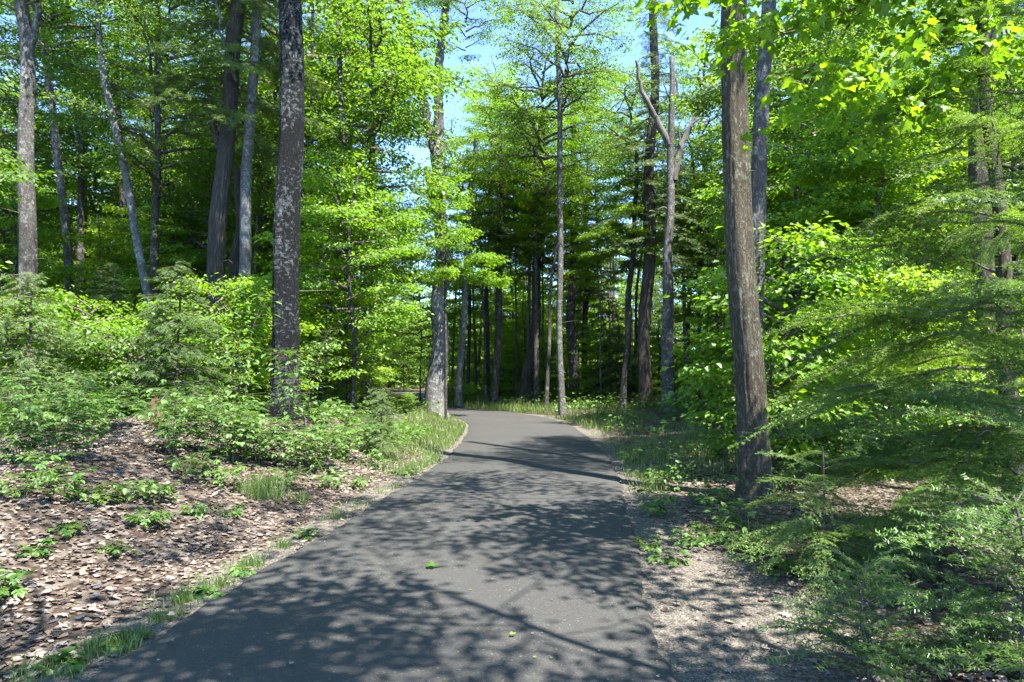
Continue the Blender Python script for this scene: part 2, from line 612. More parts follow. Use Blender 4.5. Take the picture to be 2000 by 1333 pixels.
def build_road():
    P = ROAD[(ROAD[:, 1] > -20)]
    # resample finely
    s = np.concatenate([[0], np.cumsum(np.linalg.norm(np.diff(P, axis=0), axis=1))])
    u = np.arange(0, s[-1], .18)
    C = np.stack([np.interp(u, s, P[:, 0]), np.interp(u, s, P[:, 1])], -1)
    T = norm(np.gradient(C, axis=0))
    Nn = np.stack([T[:, 1], -T[:, 0]], -1)
    offs = np.array([-1.0, -.985, -.96, -.7, -.35, 0, .35, .7, .96, .985, 1.0])
    zz = np.array([-.03, .012, .026, .034, .040, .043, .040, .034, .026, .012, -.03])
    n = len(C)
    wl = HALF + .018 * np.sin(u * 2.3) + .016 * np.sin(u * 7.1 + 1) + .016 * np.sin(u * 17.3 + 2 * np.sin(u * 3.1))
    wr = HALF + .018 * np.sin(u * 1.9 + 2) + .016 * np.sin(u * 6.3 + .4) + .016 * np.sin(u * 15.1 + 2 * np.sin(u * 2.7))
    wd = np.where(offs[None, :] < 0, wl[:, None], wr[:, None]) * offs[None, :]
    V = np.empty((n, len(offs), 3))
    V[..., :2] = C[:, None] + wd[..., None] * Nn[:, None]
    V[..., 2] = zz[None]
    k = len(offs)
    i = np.arange(n - 1)[:, None] * k
    j = np.arange(k - 1)[None]
    F = np.stack([i + j, i + j + 1, i + k + j + 1, i + k + j], -1).reshape(-1, 4)
    mb = MB()
    mb.add(V.reshape(-1, 3), F, 0, None, True)
    o = link('road', mb.mesh('road', [M['asphalt']]))
    tag(o, 'narrow dark asphalt lane curving left into the woods', None, None, 'structure')
    return o


GROUND = build_ground()
build_road()


# ------------------------------------------------------------------ crown builders
def crown_leafy(seed, h, R, n_limbs, n_leaves, size, tpl, mats, asc=.6, prof='round', flat=.06, scat=.16, limb=.018, up_jit=.5):
    """limbs, twigs and single leaves round a vertical axis that starts at the origin"""
    rg = np.random.default_rng(seed)
    mb = MB()
    A, B, ra, rb = [], [], [], []
    segs = []
    for i in range(n_limbs):
        u = (i + rg.random()) / n_limbs
        z0 = h * u * .93
        az = i * 2.39996 + rg.normal(0, .35)
        if prof == 'round':
            pr = math.sin(math.pi * (.17 + .76 * u)) ** .7
        elif prof == 'tier':
            pr = (1 - u) ** .55 * (.75 + .25 * math.sin(u * 40))
        else:
            pr = .55 + .45 * math.sin(math.pi * u)
        L = R * pr * rg.uniform(.7, 1.15)
        el = asc * rg.uniform(.6, 1.25) * (.7 + .5 * u)
        n = 8
        s = np.linspace(0, 1, n)
        bend = rg.normal(0, .25)
        a = az + bend * s
        r = L * s * math.cos(el * .6)
        z = z0 + L * (math.sin(el) * s - .35 * math.sin(el) * s ** 2 - flat * 1.5 * s ** 3)
        P = np.stack([r * np.cos(a), r * np.sin(a), z], -1) + np.concatenate([[[0, 0, 0]], rg.normal(0, .02 * L, (n - 1, 3)) * .8])
        tube(mb, P, np.linspace(limb * L + min(.008, limb * .5), min(.005, limb * .35), n), 5, 1)
        nb = max(4, int(L * 5.5))
        for q in range(nb):
            t = .22 + .78 * (q + rg.random()) / nb
            k = min(int(t * (n - 1)), n - 2)
            f = t * (n - 1) - k
            p = P[k] * (1 - f) + P[k + 1] * f
            tg = norm(P[k + 1] - P[k])
            side = 1 if q % 2 else -1
            ang = math.atan2(tg[1], tg[0]) + side * rg.uniform(.45, 1.15)
            l2 = L * .42 * (1.05 - .6 * t) * rg.uniform(.6, 1.3) + .12
            e = p + np.array([math.cos(ang) * l2, math.sin(ang) * l2, l2 * rg.normal(.03, .14)])
            A.append(p); B.append(e); ra.append(.004 + .006 * l2); rb.append(.002)
            segs.append((p, e, l2))
        segs.append((P[-2], P[-1] + (P[-1] - P[-2]) * .4, L * .2))
    twigs(mb, A, B, np.array(ra), np.array(rb), 1)
    w = np.array([x[2] for x in segs]) ** 1.25
    w /= w.sum()
    idx = rg.choice(len(segs), n_leaves, p=w)
    S0 = np.array([x[0] for x in segs])[idx]
    S1 = np.array([x[1] for x in segs])[idx]
    t = rg.uniform(.12, 1.08, n_leaves) ** .8
    off = np.stack([rg.normal(0, scat, n_leaves), rg.normal(0, scat, n_leaves), rg.normal(-.02, flat, n_leaves)], -1)
    P = S0 + (S1 - S0) * t[:, None] + off
    Nn = np.stack([rg.normal(0, up_jit, n_leaves), rg.normal(0, up_jit, n_leaves), np.ones(n_leaves)], -1)
    out = norm(np.stack([off[:, 0], off[:, 1], np.zeros(n_leaves)], -1) + (S1 - S0) * .3)
    D = out + np.stack([rg.normal(0, .35, n_leaves), rg.normal(0, .35, n_leaves), rg.uniform(-.75, -.05, n_leaves)], -1)
    clump = rg.random(len(segs))[idx]
    tint = np.clip(.5 * rg.random(n_leaves) + .5 * clump, 0, 1)
    leaves(mb, P, Nn, D, size * rg.uniform(.5, 1.45, n_leaves), tpl, 0, tint)
    return mb.mesh('crown', mats)


def crown_hemlock(seed, h, R, n_limbs, n_sprays, size, mats, droop=.35, prof=.8, low=.0):
    rg = np.random.default_rng(seed)
    mb = MB()
    A, B, ra, rb, segs = [], [], [], [], []
    for i in range(n_limbs):
        u = ((i + rg.random()) / n_limbs)
        z0 = h * u
        az = i * 2.39996 + rg.normal(0, .4)
        L = R * max(.05, (1 - u)) ** prof * rg.uniform(.65, 1.15) + .15
        n = 7
        s = np.linspace(0, 1, n)
        a = az + rg.normal(0, .2) * s
        up = .25 * (u) + rg.normal(0, .08)
        z = z0 + L * (up * s - droop * s ** 2)
        P = np.stack([L * s * np.cos(a), L * s * np.sin(a), z], -1)
        tube(mb, P, np.linspace(.012 * L + .006, .004, n), 4, 1)
        nb = max(4, int(L * 8))
        for q in range(nb):
            t = .12 + .88 * (q + rg.random()) / nb
            k = min(int(t * (n - 1)), n - 2)
            f = t * (n - 1) - k
            p = P[k] * (1 - f) + P[k + 1] * f
            tg = norm(P[k + 1] - P[k])
            ang = math.atan2(tg[1], tg[0]) + (1 if q % 2 else -1) * rg.uniform(.5, 1.0)
            l2 = L * .36 * (1.1 - .75 * t) * rg.uniform(.7, 1.25) + .1
            e = p + np.array([math.cos(ang) * l2, math.sin(ang) * l2, -l2 * rg.uniform(.05, .4)])
            A.append(p); B.append(e); ra.append(.004); rb.append(.0015)
            segs.append((p, e, l2))
        segs.append((P[-2], P[-1], L * .25))
    twigs(mb, A, B, np.array(ra), np.array(rb), 1)
    w = np.array([x[2] for x in segs])
    w /= w.sum()
    idx = rg.choice(len(segs), n_sprays, p=w)
    S0 = np.array([x[0] for x in segs])[idx]
    S1 = np.array([x[1] for x in segs])[idx]
    t = rg.uniform(.0, 1.0, n_sprays)
    dr = norm(S1 - S0)
    side = rg.choice([-1, 1], n_sprays)
    lat = np.stack([-dr[:, 1], dr[:, 0], np.zeros(n_sprays)], -1) * side[:, None]
    D = dr * rg.uniform(.5, 1.1, n_sprays)[:, None] + lat * rg.uniform(.1, 1, n_sprays)[:, None]
    D[:, 2] -= rg.uniform(.05, .5, n_sprays)
    P = S0 + (S1 - S0) * t[:, None] + rg.normal(0, .025, (n_sprays, 3))
    Nn = np.stack([rg.normal(0, .3, n_sprays), rg.normal(0, .3, n_sprays), np.ones(n_sprays)], -1)
    tint = np.clip(.45 * rg.random(n_sprays) + .3 * rg.random(len(segs))[idx] + .35 * t ** 2, 0, 1)
    leaves(mb, P, Nn, D, size * rg.uniform(.7, 1.3, n_sprays), TPL_SPRAY, 0, tint)
    return mb.mesh('crown', mats)


MAP = [M['maple'], M['twig']]
SHD = [M['shade'], M['twig']]
BEE = [M['beech'], M['twig']]
HEM = [M['hemlock'], M['twig']]
YHE = [M['young_hemlock'], M['twig']]
# tall canopy crowns
TALL = [crown_leafy(11, 10, 3.8, 34, 20000, .098, TPL_DIAMOND, MAP, .75),
        crown_leafy(12, 11, 3.4, 36, 19000, .098, TPL_DIAMOND, MAP, .8),
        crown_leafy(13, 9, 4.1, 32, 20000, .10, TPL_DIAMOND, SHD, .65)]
THIN = [crown_leafy(16, 4.2, 3.5, 8, 5600, .10, TPL_DIAMOND, MAP, .3, 'col', .09, .12, limb=.0045), crown_leafy(17, 4.6, 3.1, 7, 4800, .10, TPL_DIAMOND, MAP, .35, 'col', .09, .12, limb=.0045)]  # sparse crowns of the unseen added trees, shaped to dapple the road
# crowns that fill the storey below
UNDER = [crown_leafy(21, 6.5, 2.3, 34, 17000, .092, TPL_DIAMOND, BEE, .35, 'tier', .05),
         crown_leafy(22, 6.0, 2.1, 32, 16000, .092, TPL_DIAMOND, MAP, .4, 'col', .05),
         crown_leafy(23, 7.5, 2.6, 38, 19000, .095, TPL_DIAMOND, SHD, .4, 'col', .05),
         crown_leafy(24, 5.0, 1.9, 28, 13000, .090, TPL_DIAMOND, BEE, .35, 'tier', .05)]
BUSH = [crown_leafy(26, 2.4, 1.5, 26, 7000, .085, TPL_DIAMOND, BEE, .6, 'col', .06),
        crown_leafy(27, 3.2, 1.4, 28, 8000, .085, TPL_DIAMOND, MAP, .6, 'col', .06),
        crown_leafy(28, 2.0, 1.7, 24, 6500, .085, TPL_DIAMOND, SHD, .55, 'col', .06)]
CONE = [crown_hemlock(31, 13, 2.7, 95, 16500, .20, HEM, .3),
        crown_hemlock(32, 10, 2.4, 80, 14500, .19, HEM, .35),
        crown_hemlock(33, 15, 3.0, 105, 17500, .21, HEM, .28, .6)]
YOUNG = [crown_hemlock(41, 3.2, 1.25, 70, 14000, .10, YHE, .3, .75),
         crown_hemlock(42, 2.6, 1.2, 60, 11500, .10, HEM, .35, .7),
         crown_hemlock(43, 4.5, 1.5, 80, 15000, .11, YHE, .3, .75)]


def bark_disp(seed, amp):
    rg = np.random.default_rng(seed)
    ph = rg.uniform(0, 6.28, 24)

    def f(th, s, R):
        r = 1 + 0 * th + 0 * s
        for q, (k, fs) in enumerate([(2, .5), (3, .9), (5, 1.3)]):
            r = r + .035 * np.sin(k * th + ph[q] + .8 * np.sin(fs * s + ph[q + 3]))
        fur = 0
        for q, (k, fs) in enumerate([(17, 1.7), (23, 2.3), (11, 1.1)]):
            fur = fur + np.abs(np.sin(k * .5 * th * 1.0 + ph[q + 6] + .9 * np.sin(fs * s + ph[q + 9]) + .5 * np.sin(4.1 * fs * s + ph[q + 12])))
        r = r + amp * (fur / 3 - .6)
        flare = np.exp(-s / .45)
        r = r + flare * (.45 + .26 * np.sin(4 * th + ph[15]) + .12 * np.sin(7 * th + ph[16]))
        return r
    return f


def resample(P, step):
    P = np.asarray(P, float)
    s = np.concatenate([[0], np.cumsum(np.linalg.norm(np.diff(P, axis=0), axis=1))])
    n = max(6, int(s[-1] / step))
    u = np.linspace(0, s[-1], n)
    return np.stack([np.interp(u, s, P[:, i]) for i in range(3)], -1), u / s[-1]


def trunk_mesh(P, r0, r1, mat, step=.25, k=14, amp=.05, seed=0, taper=1.0):
    C = catmull(P, 8)
    Q, t = resample(C, step)
    rg = np.random.default_rng(seed)
    wob = np.zeros_like(Q)
    for q in range(3):
        wob[:, 0] += .35 * r0 * np.sin(t * rg.uniform(5, 22) + rg.uniform(0, 6))
        wob[:, 1] += .35 * r0 * np.sin(t * rg.uniform(5, 22) + rg.uniform(0, 6))
    Q = Q + wob * .5
    mb = MB()
    R = r1 + (r0 - r1) * (1 - t) ** taper
    tube(mb, Q, R, k, 0, None, bark_disp(seed, amp))
    return mb, Q, R


# trunks for the trees of the forest behind, one metre scaled up
def far_trunk(seed, H, r0, lean, mat):
    rg = np.random.default_rng(seed)
    P = [(0, 0, -.4)]
    for z in np.linspace(.0, 1, 6)[1:]:
        P.append((lean * z * H * .1 + rg.normal(0, .012 * H) * z, rg.normal(0, .012 * H) * z, z * H))
    mb, Q, R = trunk_mesh(P, r0, .025, mat, .6, 9, .03, seed, .8)
    return mb.mesh('trunk', [mat])


FTR = [far_trunk(61, 19, .16, .2, M['bark_far']), far_trunk(62, 18, .13, -.5, M['bark_grey']), far_trunk(63, 20, .20, .1, M['bark_far']),
       far_trunk(64, 17, .11, .6, M['bark_far']), far_trunk(65, 18, .15, -.2, M['bark_cedar'])]
UTR = [far_trunk(71, 8, .05, .2, M['bark_far']), far_trunk(72, 8, .045, -.4, M['bark_grey']), far_trunk(73, 8, .06, .3, M['bark_far'])]
YTR = far_trunk(75, 4, .04, .1, M['bark_far'])


def crown_on(parent, mesh, loc, rz, scl, tilt=(0, 0)):
    return link('crown', mesh, parent, loc, (tilt[0] + random.uniform(-.13, .13), tilt[1] + random.uniform(-.13, .13), rz), scl)


# ------------------------------------------------------------------ the trees one can name, traced in place
HERO_PX = []


def hero(name, label, cat, d, path, w, mat, H=15, top_w=None, crown=None, cbase=None, cscale=1.0, crot=0, amp=.05, step=.2, k=16, seed=0, coff=(0, 0), base_px=None, group='tall trunks near the road'):
    """path: photo pixels from low to high at distance d; the trunk goes on down to the ground and up to height H"""
    pts = [at(x, y, d) for x, y in path]
    p0, p1 = pts[0], pts[1]
    g = gz(p0[0], d)
    base = p0 + (p0 - p1) / (p0[2] - p1[2]) * (g - p0[2])
    base[2] = gz(base[0], d) - .12
    if p0[2] > g + .15:
        pts = [base] + pts
    else:
        pts[0] = base
    pl, pk = pts[-1], pts[-2]
    if pl[2] < H:
        dirv = (pl - pk) / np.linalg.norm(pl - pk)
        dirv = norm(dirv * np.array([.6, .6, 1]))
        for f in (.5, 1):
            pts.append(pl + dirv * (H - pl[2]) * f)
    base = pts[0].copy()
    base[2] += .12
    root = thing(name, label, cat, base, 0, group)
    r0 = w / 2 / FPX * d
    r1 = (top_w / 2 / FPX * d) if top_w else r0 * .35
    loc = [p - base for p in pts]
    mb, Q, R = trunk_mesh(loc, r0, r1, mat, step, k, amp, seed or int(d * 100 + path[0][0]))
    link('trunk', mb.mesh('trunk', [mat]), root)
    HERO_PX.append((path[0][0], d, label))
    rg = np.random.default_rng(int(path[0][0] * 3 + d))
    for q in range(int(rg.integers(2, 5)) if d < 28 else 1):
        i = int(rg.integers(int(len(Q) * .15), int(len(Q) * .55)))
        a = rg.uniform(0, 6.28)
        l = rg.uniform(.15, .7)
        mbx = MB()
        o_ = np.array([math.cos(a), math.sin(a), 0])
        tube(mbx, [Q[i], Q[i] + o_ * (R[i] + l * .4) + (0, 0, .05), Q[i] + o_ * (R[i] + l) + (rg.normal(0, .08), rg.normal(0, .08), rg.uniform(-.15, .25))], [.016, .010, .003], 5, 0)
        link('dead_twig', mbx.mesh('dead_twig', [M['twig']]), root)
    if crown is not None:
        cb = cbase if cbase is not None else H * .5
        zz = Q[:, 2]
        x = np.interp(cb, zz, Q[:, 0])
        y = np.interp(cb, zz, Q[:, 1])
        crown_on(root, crown, (x + coff[0], y + coff[1], cb), crot, cscale)
    return root, Q, R, base


def limb_px(root, base, d, path, w0, w1, mat, name='limb', seed=1, dy=0):
    pts = [at(x, y, d + dy * i) - base for i, (x, y) in enumerate(path)]
    C = catmull(pts, 6)
    Q, t = resample(C, .15)
    mb = MB()
    rg = np.random.default_rng(seed)
    R = (w0 + (w1 - w0) * t) / 2 / FPX * d
    Q = Q + rg.normal(0, .018, Q.shape)
    tube(mb, Q, R, 9, 0, None, lambda th, s, r: 1 + .10 * np.sin(3 * th + s * 4) + .10 * np.sin(5 * th - s * 9) + .12 * np.sin(s * 13 + th))
    return link(name, mb.mesh(name, [mat]), root)


# left side
hero('maple_tree', 'large dark trunk with pale lichen patches on the left bank by the road', 'tree', 13,
     [(546, 800), (552, 700), (560, 560), (568, 400), (574, 290), (573, 150), (570, 0)], 50, M['bark_black'], 17, 36, TALL[0], 9.8, 1.0, .3, .13, .05, 72, 3)
_b0 = hero('maple_tree', 'pale grey forked dead-topped trunk at the far left of the wood', 'tree', 18,
     [(54, 640), (52, 490), (50, 250), (52, 110), (44, -10)], 34, M['bark_grey'], 15, 20, TALL[1], 10.5, .9, 1.1, .06, .15, 24)
limb_px(_b0[0], _b0[3], 18, [(52, 135), (60, 90), (70, 50), (77, 0), (84, -60)], 16, 8, M['bark_grey'], 'fork', 12)
r, Q, R, b = hero('maple_tree', 'slim grey trunk leaning left beside the pale forked trunk', 'tree', 23,
     [(160, 700), (140, 600), (118, 350), (88, 120), (70, 0)], 20, M['bark_grey'], 17, 9, TALL[2], 11, .8, 2.0)
hero('maple_tree', 'straight thin brown-grey trunk between the two leaning trunks on the left', 'tree', 25,
     [(160, 640), (158, 400), (148, 200), (138, 60), (132, -40)], 16, M['bark_far'], 18, 9, TALL[0], 12, .8, 3.0)
hero('maple_tree', 'mottled grey-white slender trunk leaning steeply to the left', 'tree', 19,
     [(285, 560), (265, 460), (242, 330), (220, 220), (204, 150), (190, 60), (184, -30)], 18, M['bark_silver'], 15, 9, TALL[1], 11, .75, 4.2, .03, .12, 20)
hero('maple_tree', 'dark thin trunk standing behind the steeply leaning mottled trunk', 'tree', 26,
     [(244, 560), (240, 460), (236, 240), (226, 60), (222, -30)], 15, M['bark_far'], 18, 8, TALL[2], 12, .8, 5.0)
r, Q, R, b = hero('cedar_tree', 'tall brown cedar trunk with shredded bark and a side fork', 'tree', 17,
     [(414, 650), (422, 560), (432, 400), (444, 230), (458, 100), (472, 0), (480, -80)], 38, M['bark_cedar'], 16, 22, CONE[1], 7.5, 1.0, .5, .09, .1, 36, 5)
limb_px(r, b, 17, [(432, 300), (420, 260), (414, 210), (408, 170)], 14, 8, M['bark_cedar'], 'fork')
limb_px(r, b, 16.7, [(462, 160), (446, 110), (432, 60), (424, 10), (420, -60)], 7, 4, M['deadwood'], 'dead_branch')
r, Q, R, b = hero('cedar_snag', 'broken cedar trunk with torn stringy bark leaning on a grey trunk', 'tree', 18.2,
     [(458, 640), (462, 540), (466, 420), (470, 330)], 26, M['bark_cedar'], 3, 14, None, None, 1, 0, .12, .1, 24, 6)
hero('maple_tree', 'pale lichen-spotted trunk standing right of the shredded cedar', 'tree', 17.4,
     [(468, 650), (474, 560), (480, 400), (488, 250), (494, 120), (502, 0), (508, -60)], 25, M['bark_silver'], 16, 15, TALL[1], 10.5, .85, 1.9, .05, .1, 26, 7)
hero('maple_tree', 'thin dark young maple stem behind the black lichened trunk', 'tree', 20,
     [(682, 760), (678, 560), (672, 300), (662, 110), (656, 0)], 14, M['bark_far'], 15, 8, UNDER[2], 4.5, 1.25, .7, .03, .2, 12)
hero('maple_tree', 'short visible grey-brown trunk half hidden by bright leaves left of the bend', 'tree', 26,
     [(716, 775), (718, 700), (720, 600), (724, 400), (730, 200)], 21, M['bark_far'], 18, 10, TALL[2], 11, .8, .2)
# centre
r, Q, R, b = hero('maple_tree', 'thick pale furrowed trunk leaning at the inside of the bend', 'tree', 23.4,
     [(848, 795), (856, 700), (864, 580), (858, 460), (852, 350), (853, 300)], 35, M['bark_silver'], 8, 22, None, None, 1, 0, .09, .1, 40, 8)
limb_px(r, b, 23.4, [(853, 305), (842, 270), (832, 225), (822, 170), (808, 110), (795, 60), (780, 0), (765, -60)], 19, 10, M['bark_far'], 'limb', 2, .1)
limb_px(r, b, 23.4, [(853, 310), (857, 250), (857, 190), (856, 140), (864, 70), (872, 0), (878, -80)], 22, 12, M['bark_grey'], 'limb', 3, .1)
limb_px(r, b, 23.4, [(846, 400), (840, 365), (835, 328)], 18, 13, M['deadwood'], 'broken_stub', 4)
crown_on(r, TALL[1], (1.0, .8, 12.8), .8, .55)
crown_on(r, UNDER[1], (-1.6, 1.0, 10.4), .8, .62)
hero('maple_tree', 'slim grey trunk just right of the thick leaning trunk at the bend', 'tree', 30,
     [(896, 780), (900, 690), (910, 560), (918, 400), (925, 300)], 13, M['bark_silver'], 12, 8, UNDER[2], 7.0, .8, .4)
hero('hemlock_tree', 'dark slender hemlock trunk with flared base behind the end of the lane', 'tree', 31,
     [(966, 785), (970, 700), (975, 560), (978, 400)], 15, M['bark_far'], 13, 8, CONE[1], 6.6, .65, 1.3)
hero('hemlock_tree', 'reddish brown leaning hemlock trunk behind the end of the lane', 'tree', 32,
     [(1024, 783), (1032, 720), (1044, 640), (1050, 520)], 22, M['bark_cedar'], 14, 9, CONE[0], 6.2, .6, 2.2)
hero('maple_tree', 'thin upright stem touching the reddish leaning hemlock trunk', 'tree', 30.5,
     [(1049, 785), (1049, 700), (1047, 560), (1046, 300)], 11, M['bark_far'], 13, 6, UNDER[1], 6.5, .8, 2.9)
hero('maple_tree', 'tall straight pale grey pole trunk right of the lane end', 'tree', 25,
     [(1097, 780), (1095, 600), (1093, 400), (1091, 250), (1090, 80), (1090, 0)], 13, M['bark_grey'], 17, 9, TALL[2], 10.8, .75, 3.3, .03, .15, 16)
hero('hemlock_tree', 'wide dark hemlock trunk close behind the pale pole trunk', 'tree', 33,
     [(1117, 785), (1118, 700), (1120, 500)], 21, M['bark_far'], 15, 9, CONE[2], 5.8, .6, .9)
hero('hemlock_tree', 'narrow dark hemlock trunk between the pale pole and the big brown trunk', 'tree', 35,
     [(1142, 786), (1142, 700), (1146, 500)], 12, M['bark_far'], 13, 6, CONE[1], 5.6, .65, 4.4)
hero('maple_tree', 'slim dark leaning trunk left of the big brown hemlock trunk', 'tree', 28,
     [(1215, 795), (1220, 720), (1228, 620), (1236, 500)], 15, M['bark_far'], 11, 7, UNDER[0], 6, .8, .9)
hero('hemlock_tree', 'big brown hemlock trunk beside the dead grey snag', 'tree', 27.5,
     [(1261, 795), (1262, 690), (1264, 520), (1268, 350), (1276, 150), (1280, 0)], 27, M['bark_cedar'], 18, 14, CONE[2], 6.2, .75, 2.4, .06, .15, 24)
r, Q, R, b = hero('dead_tree', 'dead grey snag with broken bare limbs right of the lane', 'tree', 24.5,
     [(1303, 805), (1305, 700), (1306, 560), (1309, 400), (1311, 270), (1306, 190), (1310, 110)], 27, M['bark_grey'], 5, 9, None, None, 1, 0, .08, .1, 30, 9)
limb_px(r, b, 24.5, [(1308, 285), (1288, 245), (1268, 205), (1252, 170), (1243, 118)], 15, 5, M['deadwood'], 'broken_limb', 5, -.1)
limb_px(r, b, 24.5, [(1316, 350), (1330, 290), (1352, 240), (1372, 195), (1396, 156)], 15, 4, M['deadwood'], 'broken_limb', 6, .1)
limb_px(r, b, 24.5, [(1309, 200), (1322, 180), (1318, 140)], 6, 3, M['deadwood'], 'broken_limb', 7)
for q, pth in enumerate([[(1268, 205), (1256, 195), (1250, 182)], [(1352, 240), (1368, 232), (1384, 236)], [(1372, 195), (1376, 172), (1386, 150)], [(1330, 290), (1326, 250), (1336, 225)],
                         [(1306, 190), (1298, 170), (1296, 150)], [(1310, 420), (1296, 405), (1284, 410)], [(1312, 330), (1326, 322), (1336, 326)]]):
    limb_px(r, b, 24.5, pth, 4, 1.5, M['deadwood'], 'broken_limb', 20 + q)
for q, (px, w, dd, hh) in enumerate([(1366, 8, 30, 12), (1384, 7, 32, 11), (1345, 9, 34, 13)]):
    hero('maple_tree', ['thin dark pole stem right of the dead snag', 'thinnest stem right of the dead snag', 'thin stem seen close behind the dead snag'][q], 'tree', dd,
         [(px - 3, 780), (px, 600), (px + 6, 400)], w, M['bark_far'], hh, 5, UNDER[q % 3], 6.0, .8, q)
# right side
r, Q, R, b = hero('maple_tree', 'stout furrowed brown trunk close to the right edge of the road', 'tree', 8.6,
     [(1468, 960), (1464, 850), (1458, 700), (1449, 560), (1441, 400), (1438, 200), (1438, 60), (1440, -60)], 57, M['bark_brown'], 15, 40, TALL[2], 8.8, .55, 1.2, .14, .04, 72, 10, (1.9, -.2))
hero('maple_tree', 'paler smoother trunk tucked behind the stout brown roadside trunk', 'tree', 9.7,
     [(1474, 930), (1474, 700), (1474, 560), (1480, 400), (1487, 250), (1492, 140), (1500, 0)], 31, M['bark_grey'], 15, 22, TALL[1], 8.5, .55, 2.6, .06, .06, 36, 11, (1.8, .5))
hero('maple_tree', 'broad pale peeling trunk behind the fir branches at the right', 'tree', 10.5,
     [(1916, 760), (1918, 560), (1915, 300), (1918, 120), (1922, 0)], 46, M['bark_brown'], 16, 26, TALL[0], 9, .6, 4.0, .07, .08, 40, 12)
hero('maple_tree', 'grey trunk with light patch standing in leaves behind the roadside trunks', 'tree', 17,
     [(1596, 700), (1594, 560), (1592, 420), (1600, 330), (1606, 200)], 20, M['bark_grey'], 14, 9, UNDER[2], 5.5, 1.1, .4)
hero('maple_tree', 'mottled trunk leaning to the right behind the bright sapling', 'tree', 13,
     [(1572, 800), (1600, 735), (1628, 670), (1652, 610), (1690, 500)], 20, M['bark_grey'], 6.5, 9, UNDER[3], 4.4, .8, 1.7)

# ------------------------------------------------------------------ storey below and the forest behind
def near_label(px, d):
    best = min(HERO_PX, key=lambda h: abs(h[0] - px) + (60 if h[1] > d else 0))
    return best


def small_tree(name, label, px, d, crown, h0, scl, trunk=None, group='young trees under the canopy', rz=None, zs=None):
    p = at(px, 700, d)
    z = gz(p[0], d)
    root = thing(name, label, 'tree', (p[0], d, z), 0, group)
    rz = random.uniform(0, 6.28) if rz is None else rz
    t = trunk or random.choice(UTR)
    ht = (h0 + 5.5 * scl)
    link('trunk', t, root, (0, 0, 0), (0, 0, rz), (1, 1, ht / 8.0))
    crown_on(root, crown, (0, 0, h0), rz, (scl, scl, zs or scl))
    return root


SM = [
    ('bright young maple with fresh leaves right of the black lichened trunk', 690, 17, UNDER[1], 1.2, .95),
    ('leafy young maple close behind the black lichened trunk', 628, 19, UNDER[0], 1.2, .95),
    ('tall airy young maple left of the blue sky gap', 715, 25, UNDER[2], 2.6, .85),
    ('tiered beech with drooping bright leaves hiding the middle of the leaning trunk', 872, 22.3, UNDER[0], 4.3, .78),
    ('small tiered beech beside the blue sky gap', 948, 31, UNDER[3], 5.2, .9),
    ('young maple glowing behind the pale forked trunk at far left', 20, 21, UNDER[1], 1.6, 1.0),
    ('low bright maple between the leaning trunks and the cedar', 330, 22, UNDER[3], 1.6, 1.1),
    ('young maple under the dark cedar branches', 385, 24, UNDER[2], 1.8, .85),
    ('young beech left of the mottled leaning trunk', 190, 24, UNDER[0], 1.8, .95),
    ('small beech in front of the cedar trunks', 505, 21, UNDER[3], 1.4, .9),
    ('young maple behind the torn cedar snag', 540, 25, UNDER[1], 2.2, 1.0),
    ('broad young maple behind the roadside trunks', 1570, 15, UNDER[1], 1.6, 1.0),
    ('dark leaved young maple right of the roadside trunks', 1680, 16, UNDER[2], 1.5, 1.0),
    ('young maple in front of the peeling right-hand trunk', 1800, 14, UNDER[1], 1.8, .95),
    ('young maple at the far right behind the fir branches', 1960, 15, UNDER[2], 1.2, 1.0),
    ('leafy maple high behind the pale smoother trunk', 1530, 20, UNDER[2], 4.0, 1.0),
    ('young maple between the dead snag and the roadside trunks', 1410, 23, UNDER[3], 1.2, .8),
    ('thin leaved young maple above the dead snag stems', 1390, 29, UNDER[2], 4.0, 1.0),
    ('airy young maple behind the pale pole trunk', 1060, 34, UNDER[2], 6.0, 1.0),
    ('slender young maple right of the sky gap', 1010, 33, UNDER[1], 7.0, 1.0),
    ('young maple between pale pole and brown hemlock', 1175, 30, UNDER[1], 5.0, .95),
    ('leafy maple filling the gap left of the thick leaning trunk', 822, 37, UNDER[2], 2.2, 1.1),
    ('leafy maple filling the gap right of the thick leaning trunk', 905, 38, UNDER[1], 3.0, 1.05),
    ('sunlit low maple in front of the dark slender hemlock', 1000, 34, UNDER[3], .5, .62),
    ('sunlit low maple right of the pale grey pole trunk', 1160, 31.5, UNDER[0], .4, .55),
    ('sunlit low beech left of the dead snag', 1285, 29.5, UNDER[3], .4, .6),
    ('sunlit low maple between pale pole and reddish hemlock', 1072, 33, UNDER[1], .4, .5),
    ('sunlit low maple left of the slim dark leaning trunk', 1200, 36, UNDER[3], .5, .75),
    ('low maple far behind the bend left of the thick leaning trunk', 790, 54, UNDER[2], .6, 1.1),
    ('low maple far behind the slim grey trunk at the bend', 885, 46, UNDER[1], .6, 1.05),
    ('shady low maple far behind the dark slender hemlock', 930, 52, UNDER[2], .6, 1.1),
    ('bright low maple far behind the reddish leaning hemlock', 985, 44, UNDER[0], .6, 1.0),
    ('low maple furthest back beyond the lane end', 1020, 50, UNDER[3], .5, 1.3),
    ('bright low maple beyond the curving far stretch of lane', 745, 57, UNDER[1], .5, 1.2),
    ('spreading low maple far left of the bend', 690, 50, UNDER[3], .5, 1.4),
]
for lb, px, d, cr, h0, sc in SM:
    small_tree('young_beech' if 'beech' in lb else 'young_maple', lb, px, d, cr, h0, sc)

